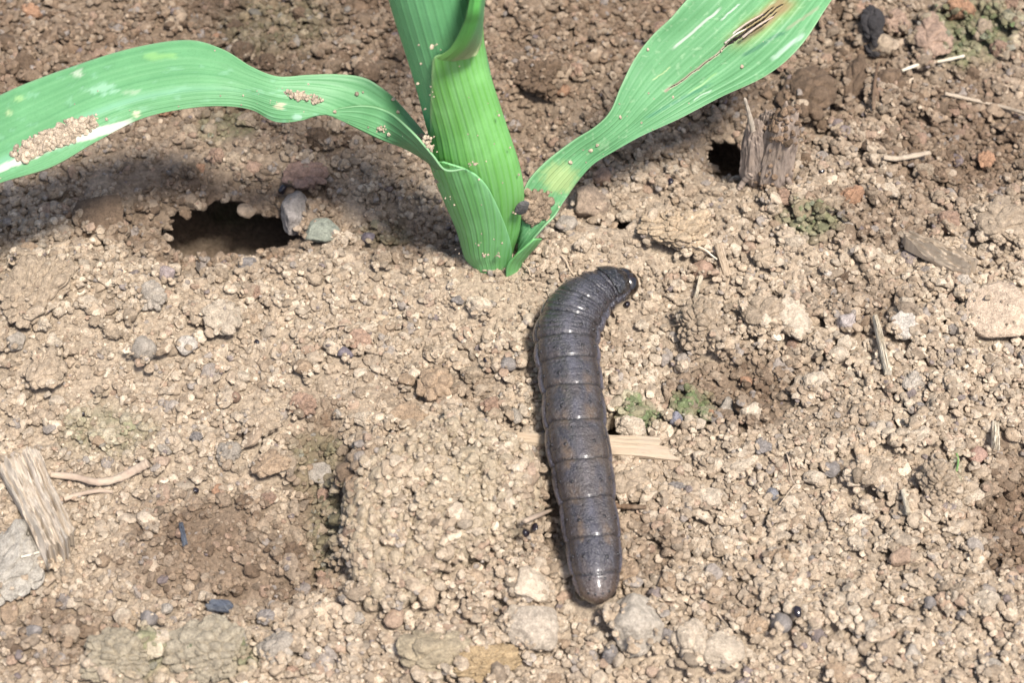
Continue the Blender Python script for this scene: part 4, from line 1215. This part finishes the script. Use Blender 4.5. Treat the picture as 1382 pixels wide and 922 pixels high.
leaf2, RV, RN = blade(RIGHT, 420, 130, M_BLADE, 'leaf_blade', .45, tint_fn=right_tint, hole_fn=right_hole, seed=13)
leaf2['label'] = 'rising leaf blade with a brown tear and pale streaks'
# dry strips hanging in the tear
M_DRY = fibre_mat('dry_leaf', (.55, .47, .40), (.30, .21, .15), (.62, .58, .55), sx=3000, sy=200)
for k, (x0, y0, x1, y1, r) in enumerate(((985, 48, 1030, 18, .00016), (1002, 50, 1044, 22, .00018), (978, 58, 1008, 38, .00014))):
    z0 = np.interp(x0, (905, 1046), (18.9, 25.2)) * .001 + .0004
    z1 = np.interp(x1, (905, 1046), (18.9, 25.2)) * .001 + .0005
    strand('torn_strip', None, None, ((x0, y0), ((x0 + x1) / 2, (y0 + y1) / 2 - 2), (x1, y1)), r, M_DRY, 60 + k, heights=(z0, (z0 + z1) / 2 + .0005, z1), rad1=r * .5, parent=plant)
# third leaf, standing up from the upper collar
yy3 = lambda a, b, dy: at_y(a, b, Y0 + dy * .001)
THIRD = np.array([[yy3(640, 74, -3.8), yy3(613, 81, -4.9), yy3(590, 76, -4.6)], [yy3(647, 56, -3.0), yy3(634, 60, -6.0), yy3(609, 63, -5.4)], [yy3(650, 30, -2.0), yy3(646, 30, -6.8), yy3(625, 34, -6.4)],
                  [yy3(652, 5, -1.0), yy3(650, 5, -7.0), yy3(634, 8, -6.8)], [yy3(662, -45, 2), yy3(656, -45, -5), yy3(640, -42, -4)], [yy3(674, -110, 14), yy3(664, -108, 4), yy3(646, -110, 2)], [yy3(690, -170, 30), yy3(674, -172, 20), yy3(652, -175, 18)],
                  [yy3(704, -215, 48), yy3(684, -220, 40), yy3(662, -224, 38)], [yy3(716, -235, 66), yy3(698, -240, 62), yy3(682, -243, 60)], [yy3(716, -235, 82), yy3(714, -236, 82), yy3(712, -237, 82)]])
def third_tint(T, s, u, V):
    T = over(T, .7 * smooth(.93, .99, np.abs(u)), (.42, .52, .30))
    T = over(T, .45 * smooth(.07, .0, s), (.42, .36, .20))
    return over(T, .55 * smooth(.35, .1, s) * smooth(.0, .35, u), (.09, .40, .045))
blade(THIRD, 160, 40, M_BLADE, 'leaf_blade', .4, tint_fn=third_tint, seed=23)
# leaves of the whorl above the picture
FOUR = np.array([[yy3(478, -250, 8), yy3(496, -240, 4), yy3(505, -225, 2)], [yy3(430, -305, 22), yy3(436, -280, 18), yy3(440, -260, 12)], [yy3(360, -325, 40), yy3(362, -292, 36), yy3(364, -262, 28)],
                 [yy3(280, -305, 56), yy3(280, -270, 50), yy3(280, -240, 42)], [yy3(200, -250, 66), yy3(196, -220, 60), yy3(194, -195, 52)], [yy3(130, -185, 70), yy3(126, -168, 66), yy3(122, -152, 60)], [yy3(90, -140, 70), yy3(88, -138, 69), yy3(86, -136, 68)]])
blade(FOUR, 120, 30, M_BLADE, 'leaf_blade', .5, seed=33)
FIVE = np.array([[yy3(500, -330, -3), yy3(505, -330, 2), yy3(515, -330, 6)], [yy3(540, -420, 4), yy3(560, -410, 9), yy3(585, -405, 12)], [yy3(590, -470, 14), yy3(625, -455, 20), yy3(660, -450, 22)],
                 [yy3(650, -480, 28), yy3(695, -465, 33), yy3(735, -465, 34)], [yy3(720, -460, 42), yy3(760, -450, 45), yy3(795, -455, 45)], [yy3(790, -420, 55), yy3(805, -418, 56), yy3(820, -420, 56)]])
blade(FIVE, 120, 30, M_BLADE, 'leaf_blade', .5, seed=43)

# soil lying on the plant
def on_sheet(V, N, n, fn, seed, name, label, r0=.00022, sig=.4, pile=.0):
    rng = np.random.default_rng(seed)
    flat, nr = V.reshape(-1, 3), N.reshape(-1, 3).copy()
    nr[nr[:, 2] < 0] *= -1
    px, py = to_px(flat[:, 0], flat[:, 1], flat[:, 2])
    w = fn(px, py)
    w = np.clip(w, 0, None)
    k = rng.choice(len(flat), n, p=w / w.sum())
    r = np.clip(r0 * np.exp(sig * rng.normal(size=n)), r0 * .4, r0 * 2.6)
    P = flat[k] + rng.normal(size=(n, 3)) * .00008 + nr[k] * (r * .5 + pile * rng.random(n) * (w[k] / w.max()))[:, None]
    c = np.array(PALE) * .55 + np.array(TAN) * .45 if 'brown' not in label else np.array(TAN) * .45 + np.array(BROWN) * .55
    return scatter(name, P, rng.uniform(-3, 3, (n, 3)), np.stack([r, r * .9, r * .8], 1), c * (1 + .14 * rng.normal(size=(n, 1))), label, seed=seed)
ell = lambda px, py, cx, cy, rx, ry, ang=0: np.hypot(((px - cx) * math.cos(ang) + (py - cy) * math.sin(ang)) / rx, (-(px - cx) * math.sin(ang) + (py - cy) * math.cos(ang)) / ry)
on_sheet(LV, LN, 1700, lambda px, py: 1 - smooth(.55, 1.05, ell(px, py, 72, 187, 66, 15, -.42) + .25 * fbm(px / 9, py / 9, 0, 8, 2)), 81, 'leaf_soil', 'elongated heap of tan soil grains along the drooping leaf', .00016, .45, .00018)
on_sheet(LV, LN, 150, lambda px, py: 1 - smooth(.5, 1.05, ell(px, py, 408, 130, 33, 6, .25) + .3 * fbm(px / 5, py / 5, 0, 9, 2)), 82, 'leaf_soil', 'short streak of soil grains where the drooping leaf dips', .00014, .45, .00022)
on_sheet(LV, LN, 520, lambda px, py: (1 - smooth(.4, 1.05, ell(px, py, 590, 203, 36, 8, .55))) * 1.0, 83, 'leaf_soil', 'soil grains caught in the collar of the drooping leaf', .00017, .4, .0016)
on_sheet(LV, LN, 26, lambda px, py: (1 - smooth(.4, 1.05, ell(px, py, 515, 173, 10, 6))), 84, 'leaf_soil', 'few soil grains stuck under the drooping leaf', .00015, .3)
on_sheet(RV, RN, 40, lambda px, py: 1.0 * (px > 740) * (px < 1100) * (py > 30), 85, 'leaf_soil', 'scattered pale specks on the torn leaf', .00010, .5)
on_sheet(LV, LN, 60, lambda px, py: 1.0 * (px < 560), 86, 'leaf_soil', 'scattered pale specks on the drooping leaf', .00010, .5)
on_sheet(RV, RN, 420, lambda px, py: 1 - smooth(.4, 1.05, ell(px, py, 724, 277, 22, 27, .5) + .3 * fbm(px / 8, py / 8, 0, 4, 2)), 87, 'leaf_soil', 'brown crumbs filling the axil of the torn leaf', .00026, .4, .0002)
slab_chip = bead('flat dark grey chip wedged in the axil of the torn leaf', 705, 281, 22, 15, M_SLATE, .5, 'grey_chip')
slab_chip['category'] = 'chip'; del slab_chip['group']
slab_chip.location = at_y(705, 281, Y0 - .0030)
slab_chip.data = clod_mesh('stone', 2)
slab_chip.color = (.13, .125, .12, 1)
slab_chip.scale = (.0008, .0004, .00130)
slab_chip.rotation_euler = (.2, .1, .3)
# fine grains stuck to the sheaths
SV = stem_tube([(362, 628, 690, -80, 80), (312, 604, 704, -80, 80), (252, 585, 704, -80, 80), (200, 580, 694, -80, 80), (120, 561, 668, -80, 80), (60, 548, 655, -80, 80)], -0.0012, 120, 90)[0]
SN = np.zeros_like(SV); SN[..., 1] = -1; SN[..., 2] = .2
def stem_spots(px, py):
    w = .012 + 0 * px
    for cx, cy, rx, ry, a in ((605, 266, 7, 3, 2), (590, 246, 4, 8, 1.2), (672, 345, 6, 5, 2), (694, 287, 6, 2, 2), (640, 221, 14, 3, 2.5), (646, 240, 4, 4, 2), (650, 345, 10, 6, .6), (672, 152, 3, 4, 1.2), (582, 120, 5, 20, .8), (590, 62, 14, 6, .6)):
        w = w + a * (1 - smooth(.3, 1, np.hypot((px - cx) / rx, (py - cy) / ry)))
    return w
on_sheet(SV, SN, 95, stem_spots, 88, 'stem_soil', 'fine soil grains stuck to the maize stem', .00010, .35)

# ------------------------------------------------------------------ caterpillar
def caterpillar():
    root = empty('caterpillar', (SPINE[NR // 2, 0], SPINE[NR // 2, 1], 0.0))
    tag(root, 'dark grey glossy caterpillar crawling over the soil beside the maize plant', 'caterpillar')
    B = np.array(root.location)
    C, RAD = SPINE[:, :3], SPINE[:, 3]
    Tn = np.gradient(C, axis=0)
    k = np.ones(25) / 25
    Tn = np.stack([np.convolve(np.pad(Tn[:, a], 12, 'edge'), k, 'valid') for a in range(3)], 1)
    Tn /= np.linalg.norm(Tn, axis=1, keepdims=True)
    SD = np.cross(Tn, (0, 0, 1)); SD /= np.linalg.norm(SD, axis=1, keepdims=True)     # heading's right hand
    UP = np.cross(SD, Tn)
    cpx, cpy = to_px(C[:, 0], C[:, 1], C[:, 2])
    # joints between segments, from tail to head, along the body
    marks = [(804.5, 781), (801, 735), (793, 683), (785.5, 633), (777, 581), (773, 534), (768, 497), (764.5, 468), (767, 440), (781, 416), (797, 400), (812, 391)]
    J = [cs[int(np.argmin((cpx - a) ** 2 + (cpy - b) ** 2))] for a, b in marks]
    ends = [0] + J + [CAT_L]
    m = 120
    A = np.linspace(-math.pi, math.pi, m, endpoint=False)          # 0 is the back
    S, AA = np.meshgrid(cs, A, indexing='ij')
    wav = .00022 * np.cos(2 * AA) + .00018 * fbm(np.cos(AA) * 1.6, np.sin(AA) * 1.6, S * 90, 401, 2)
    g = np.zeros_like(S)
    dark = np.zeros_like(S)
    seg_id = np.zeros_like(S)
    frac = np.zeros_like(S)
    for q in range(len(ends) - 1):
        inn = (S >= ends[q]) & (S < ends[q + 1] + 1e-9)
        frac = np.where(inn, (S - ends[q]) / (ends[q + 1] - ends[q]), frac)
        seg_id = np.where(inn, q, seg_id)
    for q, j in enumerate(J):
        d = S - j + wav * 1.6
        g += .055 * np.exp(-(d / .00016) ** 2) + .022 * np.exp(-(d / .0006) ** 2)
        dark = np.maximum(dark, np.exp(-(d / .00014) ** 2) * smooth(2.2, 1.3, np.abs(AA)))
    for q in range(len(ends) - 1):
        a, b = ends[q], ends[q + 1]
        for f, dp in ((.30, .020), (.55, .014), (.78, .022)):
            d = S - (a + (b - a) * f) + wav * 1.8 + .00012 * math.sin(q * 2.7 + f * 9)
            g += dp * (1.5 if q > 7 else .8) * np.exp(-(d / .00013) ** 2) * smooth(-.5, .1, fbm(AA * 1.3, S * 300, q, 410 + q, 2))
            dark = np.maximum(dark, (.45 if q > 7 else .22) * np.exp(-(d / .00009) ** 2) * smooth(-.1, .4, fbm(AA * 1.3, S * 300, q, 410 + q, 2)))
    # longitudinal side fold and the plump pads under it
    fold = np.exp(-((np.abs(AA) - 1.28 - .05 * np.sin(frac * 6.28)) / .07) ** 2)
    pads = np.exp(-((np.abs(AA) - 1.62) / .26) ** 2) * (.6 + .4 * np.sin(frac * math.pi))
    g += .045 * fold - .085 * pads
    g += -.012 * fbm(np.cos(AA) * 7, np.sin(AA) * 7, S * 900, 421, 3) - .010 * fbm(np.cos(AA) * 2.5, np.sin(AA) * 2.5, S * 420, 422, 2)
    g -= .012 * np.sin(frac * math.pi)
    R = RAD[:, None] * (1 - g)
    hgt = np.where(np.cos(AA) > 0, np.cos(AA) * .92, np.cos(AA) * .74)
    V = C[:, None] + SD[:, None] * (np.sin(AA) * R)[..., None] + UP[:, None] * (hgt * R)[..., None]
    # colour
    a = np.abs(AA)
    n1 = fbm(np.cos(AA) * 4, np.sin(AA) * 4, S * 500, 431, 3)
    n2 = fbm(np.cos(AA) * 12, np.sin(AA) * 12, S * 1500, 432, 2)
    along = S / CAT_L
    base = np.array((.038, .035, .042)) + 0 * S[..., None]
    def lay(mask, c):
        nonlocal base
        mask = np.clip(mask, 0, 1)[..., None]
        base = base * (1 - mask) + np.array(c) * np.array((.80, .78, .84)) * mask
    brown = smooth(.78, .45, along) * smooth(.02, .15, along)
    lay(.85 * brown * np.exp(-((a - .52) / .26) ** 2) * smooth(-.25, .35, n1 + .35 * np.sin(frac * 6.28 + 1.5)), (.165, .115, .062))
    lay(.8 * np.exp(-((a - 1.0) / .20) ** 2) * smooth(-.4, .3, n1 + .5 * np.sin(frac * math.pi)), (.034, .028, .027))
    lay(.6 * np.exp(-(a / .19) ** 2) * smooth(-.5, .2, n1), (.125, .128, .150))
    lay(.75 * smooth(1.22, 1.45, a) * smooth(-.5, .3, n1), (.15, .155, .19))
    lay(.5 * smooth(.1, .6, n2), (.105, .10, .108))
    lay(.6 * smooth(.80, .55, along) * smooth(.06, .2, along) * smooth(1.05, .7, a) * smooth(-.5, .5, fbm(np.cos(AA) * 2.2, np.sin(AA) * 2.2, S * 240, 441, 3)), (.105, .082, .055))
    lay(.5 * smooth(.2, .6, -n2), (.045, .038, .037))
    lay(.6 * smooth(.08, .0, along), (.16, .105, .055))
    lay(.55 * smooth(.78, .95, along), (.028, .027, .035))
    lay(.7 * dark, (.006, .005, .006))
    lay(.35 * fold, (.03, .026, .026))
    cap0 = C[0] - Tn[0] * RAD[0] * .5
    cap1 = C[-1] + Tn[-1] * RAD[-1] * .3
    Vv = np.vstack([V.reshape(-1, 3), cap0, cap1])
    F = grid_faces(NR, m, True)
    F += [(NR * m, j, (j + 1) % m)[::-1] for j in range(m)] + [(NR * m + 1, (NR - 1) * m + (j + 1) % m, (NR - 1) * m + j)[::-1] for j in range(m)]
    me = mesh_of('body', Vv - B, [f[::-1] for f in F])
    base = base * np.array((.80, .76, .76))
    color_attr(me, np.vstack([base.reshape(-1, 3), base[0, 0], base[-1, 0]]))
    mt, nt, b = new_mat('caterpillar_skin')
    tint = node(nt, 'ShaderNodeAttribute', attribute_name='tint').outputs['Color']
    ge = nt.nodes.new('ShaderNodeNewGeometry')
    n = node(nt, 'ShaderNodeTexNoise', Scale=2600.0, Detail=4.0, Roughness=.7)
    vo = node(nt, 'ShaderNodeTexVoronoi', Scale=5200.0)
    for q in (n, vo):
        nt.links.new(ge.outputs['Position'], q.inputs['Vector'])
    cc = nt.nodes.new('ShaderNodeVectorMath'); cc.operation = 'SCALE'
    nt.links.new(tint, cc.inputs[0]); nt.links.new(ramp(nt, n.outputs['Fac'], .3, .7, .68, 1.3), cc.inputs['Scale'])
    nt.links.new(cc.outputs[0], b.inputs['Base Color'])
    nt.links.new(ramp(nt, n.outputs['Fac'], .35, .7, .20, .46), b.inputs['Roughness'])
    b.inputs['Specular IOR Level'].default_value = .6
    b.inputs['Coat Weight'].default_value = .5
    b.inputs['Coat Roughness'].default_value = .18
    bp = node(nt, 'ShaderNodeBump', Strength=.6, Distance=.00015)
    nt.links.new(vo.outputs['Distance'], bp.inputs['Height'])
    bp2 = node(nt, 'ShaderNodeBump', Strength=.6, Distance=.0003)
    nt.links.new(n.outputs['Fac'], bp2.inputs['Height']); nt.links.new(bp.outputs[0], bp2.inputs['Normal'])
    nt.links.new(bp2.outputs[0], b.inputs['Normal'])
    add('body', me, mt, root)
    def surf(s, ang):
        i = int(np.clip(round(s / CAT_L * (NR - 1)), 0, NR - 1))
        j = int(round((ang + math.pi) / (2 * math.pi) * m)) % m
        p = V[i, j]
        c = C[i]
        nn = SD[i] * math.sin(ang) + UP[i] * math.cos(ang)
        return p, nn / np.linalg.norm(nn), Tn[i]
    # small black warts in rows, and the breathing holes
    P, F2 = ICO[2]
    wart = mesh_of('tubercle', P * np.array([1, 1, .55]) * (1 + .05 * fbm(P[:, 0] * 3, P[:, 1] * 3, P[:, 2] * 3, 9, 2))[:, None], F2)
    wart.materials.append(gloss_mat('wart', (.012, .010, .011), .25))
    hole = mesh_of('spiracle', P * np.array([1, 1.6, .4]), F2)
    hole.materials.append(wart.materials[0])
    def stud(nm, mesh, s, ang, r):
        p, nn, tt = surf(s, ang)
        o = add(nm, mesh, None, root, p - B)
        z = Vector(nn); y = Vector(tt - nn * np.dot(tt, nn)).normalized(); x = y.cross(z)
        o.rotation_euler = Matrix((x, y, z)).transposed().to_euler()
        o.scale = (r, r, r)
    for q in range(len(ends) - 1):
        a0, b0 = ends[q], ends[q + 1]
        ln = b0 - a0
        jit = lambda: random.uniform(-.04, .04)
        for sg in (-1, 1):
            if 0 < q < 10:
                stud('tubercle', wart, a0 + ln * (.72 + jit()), sg * (.24 + jit()), .00013)
                stud('tubercle', wart, a0 + ln * (.36 + jit()), sg * (.50 + jit()), .00021)
                stud('tubercle', wart, a0 + ln * (.52 + jit()), sg * (1.10 + jit()), .00022)
                stud('spiracle', hole, a0 + ln * .5, sg * 1.30, .00017)
            elif q == 0:
                stud('tubercle', wart, a0 + ln * .75, sg * .35, .00016)
                stud('tubercle', wart, a0 + ln * .45, sg * .6, .00016)
                stud('tubercle', wart, a0 + ln * .4, sg * .2, .00013)
            else:
                stud('tubercle', wart, a0 + ln * .5, sg * (.45 + jit()), .00017)
                stud('tubercle', wart, a0 + ln * .5, sg * (1.0 + jit()), .00018)
    # horny shield behind the head
    i0, i1 = int(J[-1] / CAT_L * (NR - 1)) + 2, NR - 2
    rows = np.linspace(i0, i1, 26).astype(int)
    cols_ = np.linspace(-1.12, 1.12, 44)
    G = []
    for qi, i in enumerate(rows):
        f = qi / 25
        lim = math.sqrt(max(0, 1 - (abs(f - .5) * 2) ** 4)) * .85 + .15
        row = []
        for c in cols_:
            ang = c * lim
            rr = RAD[i] * (1.03 + .03 * math.sin(f * math.pi) - .05 * math.exp(-(c / .06) ** 2) + .02 * float(vnoise(c * 9, f * 7, 0, 77)))
            row.append(C[i] + SD[i] * math.sin(ang) * rr + UP[i] * math.cos(ang) * .92 * rr)
        G.append(row)
    G = np.array(G)
    sh = mesh_of('shield', G.reshape(-1, 3) - B, [f[::-1] for f in grid_faces(26, 44)])
    ms, nt, b = new_mat('horny_shield')
    n = node(nt, 'ShaderNodeTexNoise', Scale=1900.0, Detail=4.0, Roughness=.7)
    ge = nt.nodes.new('ShaderNodeNewGeometry'); nt.links.new(ge.outputs['Position'], n.inputs['Vector'])
    nt.links.new(mixc(nt, (.006, .0055, .007), (.055, .052, .062), ramp(nt, n.outputs['Fac'], .52, .70)), b.inputs['Base Color'])
    nt.links.new(ramp(nt, n.outputs['Fac'], .3, .7, .10, .30), b.inputs['Roughness'])
    b.inputs['Coat Weight'].default_value = .6
    b.inputs['Coat Roughness'].default_value = .1
    bp = node(nt, 'ShaderNodeBump', Strength=.9, Distance=.0004); nt.links.new(n.outputs['Fac'], bp.inputs['Height']); nt.links.new(bp.outputs[0], b.inputs['Normal'])
    so = add('shield', sh, ms, root)
    md = so.modifiers.new('thickness', 'SOLIDIFY'); md.thickness = .00012; md.offset = -1
    # head capsule: two cheeks, a seam, jaws and feelers, tipped towards the ground
    f, s, u = Tn[-1], SD[-1], UP[-1]
    hd = f * .90 + np.array([0, 0, -.42]); hd /= np.linalg.norm(hd)
    hs = s
    hu = np.cross(hs, hd)
    hc = C[-1] + f * RAD[-1] * .42 - u * RAD[-1] * .10
    hr = 22 * mpp(hc)
    P, FH = ICO[4]
    x, y, z = P[:, 0], P[:, 1], P[:, 2]                     # x side, y forward, z up
    rr = 1 - .10 * np.exp(-(x / .07) ** 2) * smooth(-.2, .5, z) - .14 * smooth(.3, 1, y) * smooth(-.2, -.9, z) + .02 * fbm(x * 5, y * 5, z * 5, 33, 3) + .05 * np.abs(x) * smooth(-.3, .3, z)
    Q = np.stack([x * rr * .98, y * rr * .72, z * rr * .84], 1)
    W = lambda Q: hc + hr * (Q[:, 0:1] * hs + Q[:, 1:2] * hd + Q[:, 2:3] * hu)
    hm = mesh_of('head', W(Q) - B, FH)
    mh, nt, b = new_mat('head_capsule')
    n = node(nt, 'ShaderNodeTexNoise', Scale=1500.0, Detail=3.0, Roughness=.6)
    ge = nt.nodes.new('ShaderNodeNewGeometry'); nt.links.new(ge.outputs['Position'], n.inputs['Vector'])
    nt.links.new(mixc(nt, (.008, .006, .006), (.036, .020, .013), ramp(nt, n.outputs['Fac'], .45, .68)), b.inputs['Base Color'])
    b.inputs['Roughness'].default_value = .2
    b.inputs['Coat Weight'].default_value = .5
    head = add('head', hm, mh, root)
    PE, FE = ICO[2]
    def blob(nm, pos, size, mat):
        Q2 = PE * np.array(size) + np.array(pos)
        add(nm, mesh_of(nm, W(Q2) - B, FE), mat, head)
    for sg in (-1, 1):
        blob('jaw', (sg * .24, .62, -.52), (.20, .22, .24), wart.materials[0])
        for q in range(5):
            t_ = q / 4
            blob('eye', (sg * (.72 - .06 * abs(q - 2)), .40 + .10 * math.sin(t_ * 3.1), -.42 + .34 * t_), (.055, .055, .055), wart.materials[0])
        blob('feeler', (sg * .46, .66, -.46), (.06, .20, .06), mh)
    blob('upper_lip', (0, .68, -.40), (.24, .12, .13), mh)
    # true legs under the front, fleshy prolegs further back
    def cone(nm, p0, p1, r0, r1, mat):
        n_, k_ = 9, 12
        ax = p1 - p0; ln = np.linalg.norm(ax); ax = ax / ln
        e1 = np.cross(ax, (0, 0, 1.0)); e1 /= np.linalg.norm(e1) + 1e-9; e2 = np.cross(ax, e1)
        VV = []
        for i in range(n_):
            t_ = i / (n_ - 1)
            r = (r0 * (1 - t_) + r1 * t_) * (1 + .12 * math.sin(t_ * 9))
            for j in range(k_):
                w_ = 2 * math.pi * j / k_
                VV.append(p0 + ax * ln * t_ + (e1 * math.cos(w_) + e2 * math.sin(w_)) * r)
        add(nm, mesh_of(nm, np.array(VV) - B, grid_faces(n_, k_, True) + [tuple(range(k_))[::-1], tuple((n_ - 1) * k_ + j for j in range(k_))]), mat, root)
    for q in (9, 10, 11):
        s_ = (ends[q] + ends[q + 1]) / 2
        for sg in (-1, 1):
            p, nn, tt = surf(s_, sg * 2.1)
            out = nn * [1, 1, 0]
            cone('leg', p - nn * .0004, p + out * .0006 + tt * .0004 + np.array([0, 0, -.0010]), .00048, .00012, mh)
    for q in (3, 4, 5, 6, 0):
        s_ = (ends[q] + ends[q + 1]) / 2
        for sg in (-1, 1):
            p, nn, tt = surf(s_, sg * 2.4)
            cone('proleg', p - nn * .0008, p + nn * .0004 + np.array([0, 0, -.0006]), .0010, .0007, mt)
caterpillar()
